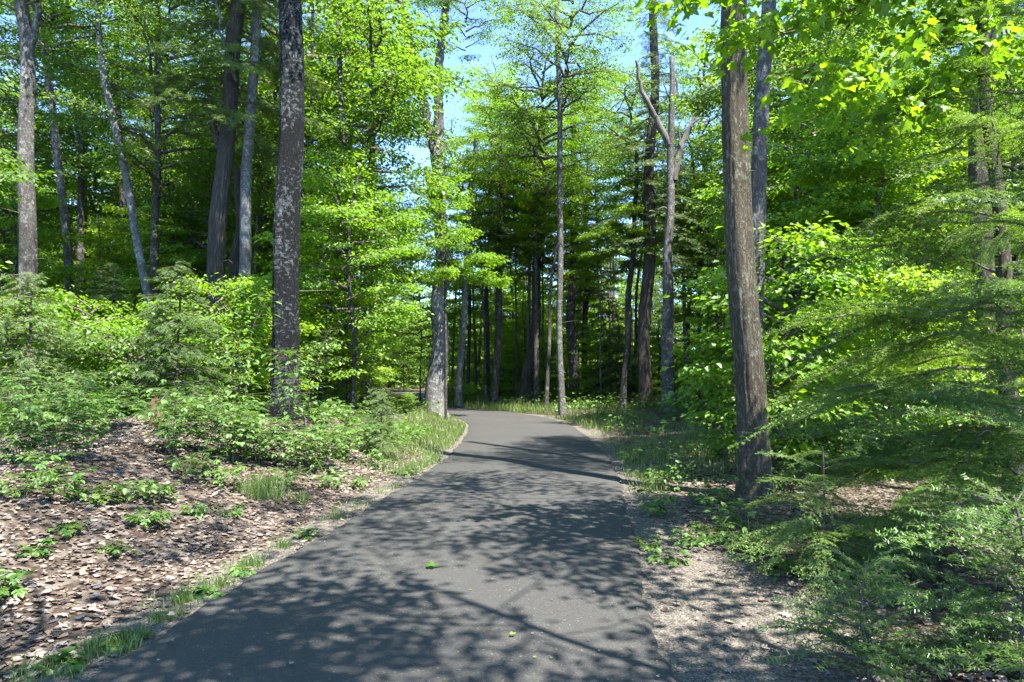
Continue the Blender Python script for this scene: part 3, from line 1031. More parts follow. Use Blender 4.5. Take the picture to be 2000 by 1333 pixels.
YH = [
    ('pale green young hemlock at the left in front of the cedar trunks', 345, 12.2, YOUNG[0], .85),
    ('dark feathery young hemlock at the far left edge', 60, 11.5, YOUNG[1], .95),
    ('taller young hemlock behind the pale green one', 215, 15, YOUNG[2], .75),
    ('low dark hemlock seedling on the bank beside the black trunk', 745, 12.2, YOUNG[1], .42),
    ('young hemlock beside the lane end', 1190, 34, YOUNG[2], 1.2),
    ('young hemlock at the foot of the brown hemlock', 1235, 30, YOUNG[2], 1.0),
]
for lb, px, d, cr, sc in YH:
    p = at(px, 700, d)
    root = thing('young_hemlock', lb, 'tree', (p[0], d, gz(p[0], d)), 0, 'young hemlocks on the forest floor')
    rz = random.uniform(0, 6.28)
    link('trunk', YTR, root, (0, 0, 0), (0, 0, rz), (sc * .7, sc * .7, sc * {0: .8, 1: .66, 2: 1.1}[YOUNG.index(cr)]))
    crown_on(root, cr, (0, 0, .12), rz, sc)


for lb, px, d, k, h0, sc in [
    ('airy tall maple right of the blue sky gap', 1035, 32, 0, 6.5, .95),
    ('airy maple reaching into the right half of the blue sky gap', 950, 36, 1, 9.5, .8),
    ('tall airy maple between sky gap and pale pole trunk', 1065, 28, 2, 8.5, .8),
    ('thin crowned maple high in the middle of the blue sky gap', 985, 39, 0, 12.0, .75),
    ('high crowned maple between pale pole and brown hemlock', 1195, 40, 2, 12.0, .85),
    ('tall maple right behind the dead snag limbs', 1345, 30, 0, 7.5, .95),
    ('tall maple crown closing the sky left of the pale pole trunk', 1010, 42, 0, 8.5, 1.0),
    ('tall maple whose crown fills the top behind the pale pole trunk', 1130, 38, 1, 10.0, .85),
    ('tall maple behind the brown hemlock trunk and dead snag', 1235, 33, 2, 9.0, .85),
    ('tall bright maple behind the thin young maple stem', 662, 24.5, 1, 6.0, .8),
    ('tall maple behind the black lichened trunk', 610, 28, 0, 6.0, 1.0),
    ('tall maple between cedar and pale lichen-spotted trunk', 520, 26, 2, 6.0, 1.0),
    ('tall maple behind the mottled leaning trunk', 330, 30, 1, 5.5, 1.0),
    ('tall maple filling the top between the leaning trunks', 170, 29, 0, 5.5, 1.05),
    ('tall maple at the far left behind the forked trunk', 10, 26, 2, 5.0, 1.0),
    ('tall maple behind the two roadside trunks', 1565, 26, 0, 5.5, 1.0),
    ('tall maple right of the roadside trunks', 1640, 22, 1, 5.0, 1.0),
    ('tall maple left of the peeling trunk', 1800, 24, 2, 5.0, 1.05),
    ('tall maple at the far right edge behind the firs', 1985, 21, 0, 5.0, 1.0),
]:
    p = at(px, 700, d)
    root = thing('maple_tree', lb, 'tree', (p[0], d, gz(p[0], d)), 0, 'tall leafy maples behind the road')
    rz = random.uniform(0, 6.28)
    link('trunk', FTR[(k + 1) % 5], root, (0, 0, 0), (0, 0, rz), (.8, .8, sc * .95))
    crown_on(root, TALL[k], (0, 0, h0), rz, sc)


def too_close(px, d, x, y):
    if abs(road_offset(x, y)[0]) < 3.2:
        return True
    for hx, hd, _ in HERO_PX:
        if d < hd - .5 and abs(px - hx) < 45:
            return True
    return False


def side_word(px, hx):
    return 'left of' if px < hx - 25 else ('right of' if px > hx + 25 else 'straight behind')


USED = set()
ADJ = {'tall': ['tall', 'narrow tall', 'darker tall'], 'low': ['tiered', 'bright', 'shady', 'small'], 'cone': ['dark', 'short dark', 'tall dark'], 'bush': ['bright', 'tall', 'spreading']}


def short(label):
    w = label.split()
    for stop in ('with', 'leaning', 'standing', 'tucked', 'close', 'behind', 'beside', 'between', 'right', 'half', 'touching', 'on', 'at', 'and', 'seen', 'in', 'left'):
        if stop in w[3:]:
            w = w[:3 + w[3:].index(stop)]
    return ' '.join(w[:6])


KIND_WORDS = {'tall': ('maple_tree', 'leafy maple'), 'low': ('young_maple', 'young maple'), 'cone': ('hemlock_tree', 'hemlock'), 'bush': ('leafy_bush', 'leafy bush')}


def back_tree(kind, px, d, vari):
    x = (px - 1000) / FPX * d
    if too_close(px, d, x, d):
        return False
    if kind == 'tall' and 1380 < px < 1560 and d < 34:
        return False
    gap = 775 < px < 1015
    if gap and kind != 'low' and d < 85:
        return False
    nm, kw = KIND_WORDS[kind]
    kw = ADJ[kind][vari % len(ADJ[kind])] + ' ' + kw
    depth = 'close' if d < 30 else ('deeper in' if d < 48 else 'far back')
    for hx, hd, hl in sorted(HERO_PX, key=lambda h: abs(h[0] - px) + (60 if h[1] > d else 0)):
        lab = f"{kw} {depth}, {side_word(px, hx)} the {short(hl)}"
        if lab not in USED and len(lab.split()) <= 16:
            break
    USED.add(lab)
    root = thing(nm, lab, 'tree', (x, d, gz(x, d)), 0, 'trees of the forest behind')
    rz = random.uniform(0, 6.28)
    if kind == 'tall':
        s = random.uniform(.8, 1.1)
        t = FTR[vari % 5]
        link('trunk', t, root, (0, 0, 0), (0, 0, rz), (random.uniform(.7, 1.15),) * 2 + (s,))
        crown_on(root, TALL[vari % 3], (0, 0, random.uniform(5, 9)), rz, s)
    elif kind == 'cone':
        s = random.uniform(.75, 1.1)
        link('trunk', FTR[(vari + 2) % 5], root, (0, 0, 0), (0, 0, rz), (.8, .8, s * .9))
        crown_on(root, CONE[vari % 3], (0, 0, random.uniform(2.0, 4.0)), rz, s)
    elif kind == 'bush':
        s = random.uniform(.75, 1.2)
        link('trunk', UTR[vari % 3], root, (0, 0, 0), (0, 0, rz), (.5, .5, .25 * s))
        crown_on(root, BUSH[vari % 3], (0, 0, .1), rz, s)
    else:
        s = random.uniform(.8, 1.25)
        h0 = random.uniform(.8, 2.8)
        if gap:
            h0 = .8
            s = min(s, (.21 * d - h0) / 6.8)
        link('trunk', UTR[vari % 3], root, (0, 0, 0), (0, 0, rz), (1, 1, (h0 + 5.5 * s) / 8))
        crown_on(root, UNDER[vari % 4], (0, 0, h0), rz, s)
    return True


cnt = 0
tries = 0
placed = []
while cnt < 320 and tries < 9000:
    tries += 1
    d = 17 + 63 * random.random() ** .8
    px = random.uniform(-120, 2120)
    if 690 < px < 1400 and d < 30:
        continue
    if px < 690 and d < 20:
        continue
    x = (px - 1000) / FPX * d
    if any((x - a) ** 2 + (d - b) ** 2 < 2.0 for a, b in placed):
        continue
    right_c = 1040 < px < 1400
    q = random.random()
    kind = 'low' if q < .46 else ('tall' if q < .80 else 'cone')
    if right_c and q > .46:
        kind = 'cone' if random.random() < .25 else ('tall' if random.random() < .3 and d > 55 else 'low')
    if right_c and random.random() < (.75 if d < 50 else .4):
        continue
    if back_tree(kind, px, d, cnt):
        placed.append((x, d))
        cnt += 1

cnt = 0
tries = 0
while cnt < 110 and tries < 5000:
    tries += 1
    d = 10 + 42 * random.random()
    px = random.uniform(-60, 2060)
    if 640 < px < 1400 and d < 34:
        continue
    if px < 640 and d < 15 or (1400 <= px < 1500 and d < 14):
        continue
    x = (px - 1000) / FPX * d
    if any((x - a) ** 2 + (d - b) ** 2 < 1.2 for a, b in placed):
        continue
    if back_tree('bush', px, d, cnt):
        placed.append((x, d))
        cnt += 1

# the wood goes on to both sides of the view
cnt = 0
while cnt < 40:
    d = random.uniform(8, 48)
    f = random.uniform(.86, 1.7) * random.choice((-1, 1))
    x = f * d
    kind = 'tall' if cnt % 2 else 'low'
    if any((x - a) ** 2 + (d - b) ** 2 < 5 for a, b in placed) or abs(x) < 11:
        continue
    placed.append((x, d))
    nm = KIND_WORDS[kind][0]
    root = thing(nm, (['narrow tall', 'darker tall', 'spreading tall'][cnt % 3] if kind == 'tall' else ['tiered young', 'bright young', 'shady young', 'small young'][cnt % 4]) + (' maple close by' if d < 20 else ' maple midway' if d < 34 else ' maple far off') + ' where the wood goes on ' + ('west' if x < 0 else 'east') + ' of the view', 'tree', (x, d, gz(x, d)), 0, 'trees beside the view')
    rz = random.uniform(0, 6.28)
    if kind == 'tall':
        link('trunk', FTR[cnt % 5], root, (0, 0, 0), (0, 0, rz), (1, 1, 1))
        crown_on(root, TALL[cnt % 3], (0, 0, 7), rz, 1)
    else:
        link('trunk', UTR[cnt % 3], root, (0, 0, 0), (0, 0, rz), (1, 1, .9))
        crown_on(root, UNDER[cnt % 4], (0, 0, 1.0), rz, 1.1)
    cnt += 1

cnt = 0
tries = 0
SLIM = ['slim pale pole', 'slim dark pole', 'thin grey pole', 'thinnest pale pole']
while cnt < 44 and tries < 900:
    tries += 1
    d = random.uniform(35, 62)
    px = random.uniform(870, 1420)
    x = (px - 1000) / FPX * d
    if abs(road_offset(x, d)[0]) < 3 or any((x - a) ** 2 + (d - b) ** 2 < .7 for a, b in placed):
        continue
    placed.append((x, d))
    for hx, hd, hl in sorted(HERO_PX, key=lambda h: abs(h[0] - px)):
        lab = f"{SLIM[cnt % 4]} trunk {'far back' if d > 48 else 'deeper in'}, {side_word(px, hx)} the {short(hl)}"
        if lab not in USED and len(lab.split()) <= 16:
            break
    USED.add(lab)
    root = thing('slim_tree', lab, 'tree', (x, d, gz(x, d)), 0, 'slim pole trees deep in the wood')
    q = random.uniform(.35, .75)
    link('trunk', FTR[[1, 0, 1, 1][cnt % 4]], root, (0, 0, 0), (0, 0, random.uniform(0, 6.28)), (q, q, random.uniform(.7, .95)))
    crown_on(root, UNDER[cnt % 4], (0, 0, random.uniform(7.5, 10)), cnt, random.uniform(.3, .42))
    cnt += 1
for i in range(26):
    d = 33 + i * .85
    px = 900 + (i * 197) % 520
    x = (px - 1000) / FPX * d
    if abs(road_offset(x, d)[0]) < 2.6:
        continue
    for hx, hd, hl in sorted(HERO_PX, key=lambda h: abs(h[0] - px)):
        lab = f"{['knee-high', 'waist-high', 'low'][i % 3]} bush {'far back' if d > 48 else 'deeper in'}, {side_word(px, hx)} the {short(hl)}"
        if lab not in USED and len(lab.split()) <= 16:
            break
    USED.add(lab)
    root = thing('leafy_bush', lab, 'bush', (x, d, gz(x, d)), 0, 'bushes deep in the wood')
    link('trunk', UTR[i % 3], root, (0, 0, 0), (0, 0, i), (.4, .4, .12))
    crown_on(root, BUSH[i % 2], (0, 0, -.1), i * 1.3, [.5, .7, .4][i % 3])

for i, (px, d, s_, lb) in enumerate([(150, 13.5, 1.0, 'broad leafy bush behind the raspberry bushes at left'), (430, 13.8, .9, 'leafy bush between pale hemlock and black trunk'), (270, 13.0, .85, 'leafy bush right behind the reddish stub'),
                                  (20, 13.5, .95, 'leafy bush at the far left behind the dark young hemlock'), (520, 15.5, .9, 'leafy bush behind the black lichened trunk'), (1620, 12.5, .8, 'bright bush behind the hemlock boughs'),
                                  (1750, 11.5, .9, 'leafy bush among the conifers at right'), (1900, 12.5, 1.0, 'tall leafy bush near the peeling trunk')]):
    x = (px - 1000) / FPX * d
    root = thing('leafy_bush', lb, 'bush', (x, d, gz(x, d)), 0, 'leafy bushes near the road')
    link('trunk', UTR[i % 3], root, (0, 0, 0), (0, 0, i), (.5, .5, .25 * s_))
    crown_on(root, BUSH[i % 3], (0, 0, .05), i * 1.7, s_)

for i, (px, d, s_) in enumerate([(690, 26, .5), (722, 27.5, .45), (755, 25.5, .42), (786, 27, .36), (650, 25, .55), (880, 34, .35)]):
    x = (px - 1000) / FPX * d
    root = thing('leafy_bush', ['low bright bush inside the bend below the half hidden grey-brown trunk', 'low tall-leaved bush inside the bend right of the grey-brown trunk', 'spreading low bush inside the bend halfway to the leaning trunk',
                                'smallest bush inside the bend next to the leaning trunk', 'low bush inside the bend left of the grey-brown trunk', 'tiny bush behind the thick leaning trunk'][i], 'bush', (x, d, gz(x, d)), 0, 'bushes inside the bend')
    link('trunk', UTR[i % 3], root, (0, 0, 0), (0, 0, i), (.4, .4, .12))
    crown_on(root, BUSH[i % 3], (0, 0, -.1), i * 1.3, s_)

# unseen trees added beside and behind the camera to shade the near road
SHADE_TREES = [((4.2, .9), (2.1, 2.0), 5.2, 0, .95, 'leaning over the near road from the right'), ((5.0, 3.2), (2.6, 5.0), 6.6, 1, .95, 'leaning out beside the fir at the right'),
        ((-2.9, .6), (-.9, 2.0), 5.4, 1, .9, 'beside the camera left of the road'), ((-4.6, 3.6), (-2.9, 5.0), 6.8, 0, .85, 'left of the raspberry plants outside the view'),
        ((2.6, -1.2), (2.3, -.3), 4.8, 1, .95, 'just behind the camera on the right'), ((-6.2, 4.6), (-5.6, 5.4), 7.2, 1, .9, 'further left of the raspberry plants outside the view')]
for (x, y), (cx_, cy_), hb, k, s, wh in SHADE_TREES:
    root = thing('maple_tree', 'unseen slim thin crowned shade maple ' + wh, 'tree', (x, y, gz(x, y)), 0, 'unseen shade trees over the near road')
    dx, dy = cx_ - x, cy_ - y
    mb, Q, Rr = trunk_mesh([(0, 0, -.2), (dx * .15, dy * .15, hb * .45), (dx * .8, dy * .8, hb * .9), (dx, dy, hb + .6), (dx, dy, hb + 4.0)], .06, .012, M['bark_grey'], .3, 10, .03, int(hb * 100))
    link('trunk', mb.mesh('trunk', [M['bark_grey']]), root)
    crown_on(root, THIN[k], (dx, dy, hb), x * 3, s)

# ------------------------------------------------------------------ far wood that reads as one mass
def far_woods():
    rg = np.random.default_rng(91)
    mb = MB()
    n = 0
    while n < 110000:
        m = 40000
        d = rg.uniform(58, 110, m)
        x = rg.uniform(-1.5, 1.5, m) * d
        gapw = (x / d > -.18) & (x / d < .02)
        top = np.where(gapw, .17 * d, 17 + 6 * np.sin(x * .21) * np.cos(d * .17))
        z = rg.random(m) ** 1.35 * top
        dens = np.sin(x * .9 + np.sin(z * .7)) * np.sin(d * .8 + z * .4) + .6 * np.sin(z * 1.3 + x * .33) + rg.normal(0, .6, m)
        ok = (dens > -.15) & ((np.abs(road_offset(x, d)) > 2.6) | (z > 3.2))
        P = np.stack([x, d, z + ground_z(x, d)], -1)[ok]
        k = len(P)
        Nn = np.stack([rg.normal(0, .6, k), rg.normal(0, .6, k), np.ones(k)], -1)
        D = rg.normal(0, 1, (k, 3)) * np.array([1, 1, .4])
        leaves(mb, P, Nn, D, rg.uniform(.3, .65, k), TPL_DIAMOND, 0, rg.random(k))
        n += k
    k = 16000
    d = rg.uniform(72, 108, k)
    x = rg.uniform(-.26, .06, k) * d
    P = np.stack([x, d, rg.uniform(.1, 8.5, k) + .3], -1)
    Nn = np.stack([rg.normal(0, .9, k), rg.normal(0, .9, k), np.ones(k)], -1)
    leaves(mb, P, Nn, rg.normal(0, 1, (k, 3)), rg.uniform(.4, .8, k), TPL_DIAMOND, 0, rg.random(k))
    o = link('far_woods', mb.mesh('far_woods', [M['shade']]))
    tag(o, 'mass of green leaves of the distant forest closing the view', None, None, 'stuff')


far_woods()


def ground_at(px, py):
    lo, hi = 1.5, 90
    for d in np.arange(2.0, 60, .1):
        p = at(px, py, d)
        if p[2] <= gz(p[0], d):
            return np.array([p[0], d, gz(p[0], d)])
    p = at(px, py, 40)
    return np.array([p[0], 40, gz(p[0], 40)])


# ------------------------------------------------------------------ undergrowth that covers the forest floor
def undergrowth():
    rg = np.random.default_rng(101)
    mb = MB()
    m = 6800
    d = 9 + 55 * rg.random(m) ** 1.3
    x = rg.uniform(-.85, .85, m) * d
    s = road_offset(x, d)
    dens = lump(x * .8, d * .8) + rg.normal(0, .35, m)
    thr = np.where(np.abs(s) < 4.5, .35, -.35)
    ok = (np.abs(s) > 2.3) & (dens > thr) & ~((d < 13) & (x < 0) & (x > -7)) & ~((d < 11) & (x > 0) & (x < 4))
    x, d = x[ok], d[ok]
    z = ground_z(x, d)
    k = 13
    n = len(x)
    h = np.repeat(rg.uniform(.12, .6, n) * np.where(d > 20, 1.25, .9), k)
    cx, cd, cz = np.repeat(x, k), np.repeat(d, k), np.repeat(z, k)
    a = rg.uniform(0, 6.28, n * k)
    r = rg.random(n * k) ** .6 * h * .7
    P = np.stack([cx + r * np.cos(a), cd + r * np.sin(a), cz + h * (.35 + .65 * rg.random(n * k))], -1)
    Nn = np.stack([np.cos(a) * .35 + rg.normal(0, .3, n * k), np.sin(a) * .35 + rg.normal(0, .3, n * k), np.ones(n * k)], -1)
    D = np.stack([np.cos(a), np.sin(a), rg.uniform(-.5, .1, n * k)], -1)
    S = rg.uniform(.07, .15, n * k) * np.where(cd > 25, 1.3, 1)
    leaves(mb, P, Nn, D, S, TPL_DIAMOND, 0, np.clip(rg.normal(.5, .25, n * k), 0, 1))
    st = np.stack([cx, cd, cz], -1)[::3]
    twigs(mb, st, P[::3], .004, .002, 1)
    o = link('undergrowth', mb.mesh('undergrowth', [M['herb'], M['green_stem']]))
    tag(o, 'low green herbs and seedlings covering the forest floor', None, None, 'stuff')


undergrowth()


# ------------------------------------------------------------------ grass
def blades(mb, P, h, w, rg, lean=.5):
    n = len(P)
    a = rg.uniform(0, 6.28, n)
    l = rg.uniform(.1, 1, n) * lean
    b = rg.uniform(0, 6.28, n)
    dx = np.stack([np.cos(a), np.sin(a), np.zeros(n)], -1)
    sd = np.stack([np.cos(b), np.sin(b), np.zeros(n)], -1) * w[:, None] * .5
    up = np.array([0, 0, 1.0])
    M1 = P + dx * (h * l * .35)[:, None] + up * (h * .6)[:, None]
    T = P + dx * (h * l)[:, None] + up * (h * (1 - .25 * l))[:, None]
    V = np.stack([P - sd, P + sd, M1 + sd * .75, M1 - sd * .75, T], 1)
    base = np.arange(n)[:, None] * 5
    ti = np.clip(rg.normal(.45, .25, n), 0, 1)
    mb.add(V.reshape(-1, 3), base + np.array([[0, 1, 2, 3]]), 0, ti)
    nn = mb.n - n * 5
    mb.f.append(nn + base + np.array([[3, 2, 4]]))
    mb.m.append(np.zeros(n, np.int32)); mb.t.append(ti.astype(np.float32)); mb.sm.append(np.zeros(n, bool))


def grass_cover():
    rg = np.random.default_rng(111)
    mb = MB()

    def scatter(n, smin, smax, y0, y1, h0, h1, thr, side):
        y = rg.uniform(y0, y1, n)
        i = np.searchsorted(ROAD[:, 1], y).clip(1, len(ROAD) - 1)
        cx = np.interp(y, ROAD[:, 1], ROAD[:, 0])
        s = rg.uniform(smin, smax, n)
        x = cx + side * s
        ok = (lump(x * 2.2 + 3, y * 2.2) + rg.normal(0, .25, n) > thr) & (np.abs(road_offset(x, y)) > HALF + .03)
        x, y = x[ok], y[ok]
        P = np.stack([x, y, ground_z(x, y) - .01], -1)
        h = rg.uniform(h0, h1, len(x)) * (.7 + .5 * rg.random(len(x)))
        blades(mb, P, h, rg.uniform(.004, .009, len(x)) * (1 + y / 25), rg)
    scatter(14000, 1.6, 3.4, 10.5, 25, .06, .22, -.35, -1)
    scatter(2200, 1.55, 1.95, 4, 11, .03, .09, .62, -1)
    scatter(1500, 1.55, 2.0, 9, 14, .04, .12, .2, -1)
    scatter(12000, 1.7, 4.5, 12, 30, .08, .28, -.1, 1)
    scatter(4800, 1.8, 3.6, 6.3, 13, .05, .19, .05, 1)
    scatter(1500, 1.6, 2.1, 8, 16, .04, .12, .0, 1)
    # verge beyond the end of the lane
    n = 14000
    x = rg.uniform(-4, 7, n); y = rg.uniform(26, 38, n)
    ok = np.abs(road_offset(x, y)) > HALF + .05
    x, y = x[ok], y[ok]
    P = np.stack([x, y, ground_z(x, y) - .01], -1)
    blades(mb, P, rg.uniform(.12, .4, len(x)), rg.uniform(.01, .02, len(x)), rg)
    o = link('grass', mb.mesh('grass', [M['grass']]))
    tag(o, 'fresh green grass along the edges of the lane', None, None, 'stuff')


grass_cover()


def grass_tuft(px, py, h, n, wd, label):
    p = ground_at(px, py)
    rg = np.random.default_rng(int(px * 7 + py))
    mb = MB()
    r = rg.random(n) ** .7 * wd
    a = rg.uniform(0, 6.28, n)
    P = np.stack([r * np.cos(a) * 1.3, r * np.sin(a), np.full(n, -.015)], -1)
    blades(mb, P, h * rg.uniform(.5, 1.1, n), rg.uniform(.004, .008, n), rg, .7)
    o = link('grass_tuft', mb.mesh('grass_tuft', [M['grass']]), None, tuple(p))
    tag(o, label, 'grass tuft', 'grass tufts along the left road edge')


for px, py, h, n, wd, lb in [
    (80, 1318, .10, 260, .20, 'spreading grass tuft in the left bottom corner of the picture'),
    (215, 1275, .13, 300, .13, 'thick bright grass tuft by the road, second from the bottom corner'),
    (265, 1250, .09, 120, .08, 'small grass tuft touching the thick bright one'),
    (322, 1215, .08, 140, .10, 'thin grass tuft at the asphalt edge above the thick bright one'),
    (352, 1185, .15, 110, .05, 'upright narrow grass tuft at the asphalt edge'),
    (428, 1148, .10, 150, .10, 'low grass tuft with broad leaves halfway up the left road edge'),
    (492, 1112, .14, 130, .08, 'slanting grass tuft beside the sunlit reddish litter'),
    (550, 1075, .12, 100, .08, 'grass tuft next to the large light patch on the road'),
    (655, 1015, .12, 60, .04, 'single small grass tuft far up the left road edge'),
    (508, 975, .38, 420, .24, 'tall grass clump below the raspberry bushes on the bank'),
    (585, 985, .2, 120, .12, 'shorter grass clump at the foot of the bank')]:
    grass_tuft(px, py, h, n, wd, lb)


# ------------------------------------------------------------------ dry leaves and gravel
TPL_DRY = (np.array([[0, 0, 0], [.30, .12, .05], [.46, .52, .10], [.12, .80, .0], [.02, 1.05, .07], [-.34, .72, .09], [-.42, .24, -.01], [.02, .46, -.03]]),
           np.array([[7, 0, 1], [7, 1, 2], [7, 2, 3], [7, 3, 4], [7, 4, 5], [7, 5, 6], [7, 6, 0]]))


def litter():
    rg = np.random.default_rng(121)
    n = 90000
    y = 2.3 + 14 * rg.random(n) ** 1.25
    x = np.where(rg.random(n) < .68, rg.uniform(-9, -1.2, n), rg.uniform(1.0, 7, n))
    s = road_offset(x, y)
    dens = lump(x * 1.3 + 5, y * 1.3) + rg.normal(0, .5, n)
    edge = np.where(s < 0, HALF + .28, HALF + .2 + .75 * sstep((7.2 - y) / 2.5))
    ok = (np.abs(s) > edge + .25 * rg.random(n)) & ((dens > -.75) | (s < 0)) & (np.abs(x) < .82 * y + .6)
    few = (np.abs(s) > HALF - .02) & (rg.random(n) < .10)
    ok |= few
    x, y = x[ok], y[ok]
    n = len(x)
    S = np.clip(rg.lognormal(-3.35, .38, n), .014, .085)
    P = np.stack([x, y, np.where(np.abs(s[ok]) < HALF + .02, .045, ground_z(x, y)) + rg.uniform(.002, .022, n)], -1)
    a = rg.uniform(0, 6.28, n)
    D = np.stack([np.cos(a), np.sin(a), rg.normal(0, .15, n)], -1)
    Nn = np.stack([rg.normal(0, .2, n), rg.normal(0, .2, n), np.ones(n)], -1)
    Nn[rg.random(n) < .3] *= np.array([1, 1, -1])
    pt = lump(x * .9 + 2, y * .9 + 7)
    tint = np.clip(.44 + .28 * pt + rg.normal(0, .28, n), 0, 1)
    # the 300 that show largest are objects of their own
    size_px = S / np.hypot(x, y)
    inview = (np.abs(x) < .74 * y) & (y > 2.6)
    order = np.argsort(-size_px * inview)
    one, rest = order[:300], order[300:]
    mb = MB()
    leaves(mb, P[rest], Nn[rest], D[rest], S[rest], TPL_DRY, 0, tint[rest])
    m = 500
    k = rg.choice(rest, m)
    a2 = rg.uniform(0, 6.28, m)
    l2 = rg.uniform(.05, .22, m)
    A = P[k] + np.array([0, 0, .012])
    twigs(mb, A, A + np.stack([np.cos(a2) * l2, np.sin(a2) * l2, rg.uniform(-.01, .03, m)], -1), .003, .0015, 1)
    o = link('leaf_litter', mb.mesh('leaf_litter', [M['litter'], M['twig']]))
    tag(o, 'dry curled brown and grey leaves strewn over the bank and roadside', None, None, 'stuff')
    protos = []
    for q in range(8):
        b = MB()
        v = TPL_DRY[0].copy() if q % 2 else TPL_MAPLE[0].copy()
        f = TPL_DRY[1] if q % 2 else TPL_MAPLE[1]
        v = v + rg.normal(0, .035, v.shape)
        v[:, 1] -= .5
        v[:, 2] += .35 * v[:, 0] ** 2 * rg.uniform(-1, 2)
        b.add(v, f, 0, rg.uniform(.1, .95))
        protos.append(b.mesh('leaf', [M['litter']]))
    for i in one:
        Z = Vector(Nn[i]).normalized()
        Y = Vector(D[i])
        Y = (Y - Z * Y.dot(Z)).normalized()
        X = Y.cross(Z)
        Mx = Matrix((X, Y, Z)).transposed().to_4x4()
        Mx.translation = Vector(P[i]) + Vector((0, 0, .006))
        o = bpy.data.objects.new('leaf', protos[int(i) % 8])
        col.objects.link(o)
        o.parent = GROUND
        o.matrix_basis = Mx @ Matrix.Scale(float(S[i]), 4)


litter()


def gravel():
    rg = np.random.default_rng(131)
    oc = np.array([[1, 0, 0], [-1, 0, 0], [0, 1, 0], [0, -1, 0], [0, 0, 1], [0, 0, -1]], float)
    of = np.array([[0, 2, 4], [2, 1, 4], [1, 3, 4], [3, 0, 4], [2, 0, 5], [1, 2, 5], [3, 1, 5], [0, 3, 5]])
    n = 9000
    y = 2.3 + 10 * rg.random(n) ** 1.6
    side = np.where(rg.random(n) < .75, 1, -1)
    w = np.where(side > 0, .25 + .75 * sstep((7.2 - y) / 2.5), .38)
    cx = np.interp(y, ROAD[:, 1], ROAD[:, 0])
    x = cx + side * (HALF + .02 + w * rg.random(n) ** 1.2)
    r = rg.uniform(.003, .011, n) * np.where(rg.random(n) < .06, 1.8, 1)
    a = rg.uniform(0, 6.28, n)
    V = oc[None] * (1 + rg.normal(0, .25, (n, 6, 1))) * r[:, None, None] * np.array([1.1, .9, .6])
    c, s_ = np.cos(a)[:, None], np.sin(a)[:, None]
    V = np.stack([V[..., 0] * c - V[..., 1] * s_, V[..., 0] * s_ + V[..., 1] * c, V[..., 2]], -1)
    V += np.stack([x, y, ground_z(x, y) + r * .3], -1)[:, None]
    F = (np.arange(n)[:, None, None] * 6 + of[None]).reshape(-1, 3)
    mb = MB()
    mb.add(V.reshape(-1, 3), F, 0, np.repeat(rg.random(n), 8))
    o = link('gravel', mb.mesh('gravel', [M['stone']]))
    tag(o, 'small grey gravel stones on the road shoulders', None, None, 'stuff')


gravel()


# ------------------------------------------------------------------ shrubs and saplings with leaves one can pick apart
def compound_mesh(seed, mat, lf=3):
    rg = np.random.default_rng(seed)
    mb = MB()
    dirs = [(0, 1.0), (.9, .75), (-.9, .75)] if lf == 3 else [(0, 1.0), (.7, .9), (-.7, .9), (1.25, .7), (-1.25, .7)]
    P, D, Nn, S = [], [], [], []
    for a, sc in dirs:
        P.append((0, .42 if a == 0 else .38, 0))
        D.append((math.sin(a), math.cos(a), rg.uniform(-.35, -.05)))
        Nn.append((rg.normal(0, .15), rg.normal(0, .15), 1))
        S.append(.62 * sc)
    leaves(mb, P, np.array(Nn), np.array(D), np.array(S), TPL_OVAL, 0, np.full(len(P), rg.random()))
    twigs(mb, [(0, 0, 0)], [(0, .42, 0)], .012, .008, 0)
    return mb.mesh('leaf', [mat])


def single_mesh(seed, mat, tpl):
    rg = np.random.default_rng(seed)
    mb = MB()
    v = tpl[0].copy()
    v[:, 2] += rg.uniform(-.15, .25) * np.abs(v[:, 0]) - .12 * v[:, 1] ** 2
    v[:, 1] += .12
    mb.add(v, tpl[1], 0, rg.random())
    twigs(mb, [(0, -.08, .0)], [(0, .14, 0)], .010, .008, 0)
    return mb.mesh('leaf', [mat])


LF = {'raspberry': [compound_mesh(200 + q, M['herb'], 3 if q % 3 else 5) for q in range(6)],
      'maple': [single_mesh(220 + q, M['maple'], TPL_MAPLE) for q in range(6)],
      'beech': [single_mesh(240 + q, M['beech'], TPL_OVAL) for q in range(5)],
      'shady': [single_mesh(260 + q, M['herb'], TPL_OVAL) for q in range(5)]}


def put_leaf(parent, mesh, p, nrm, d, s):
    Z = Vector(nrm).normalized()
    Y = Vector(d)
    Y = (Y - Z * Y.dot(Z)).normalized()
    X = Y.cross(Z)
    Mx = Matrix((X, Y, Z)).transposed().to_4x4()
    Mx.translation = Vector(p)
    o = bpy.data.objects.new('leaf', mesh)
    col.objects.link(o)
    o.parent = parent
    o.matrix_basis = Mx @ Matrix.Scale(float(s), 4)


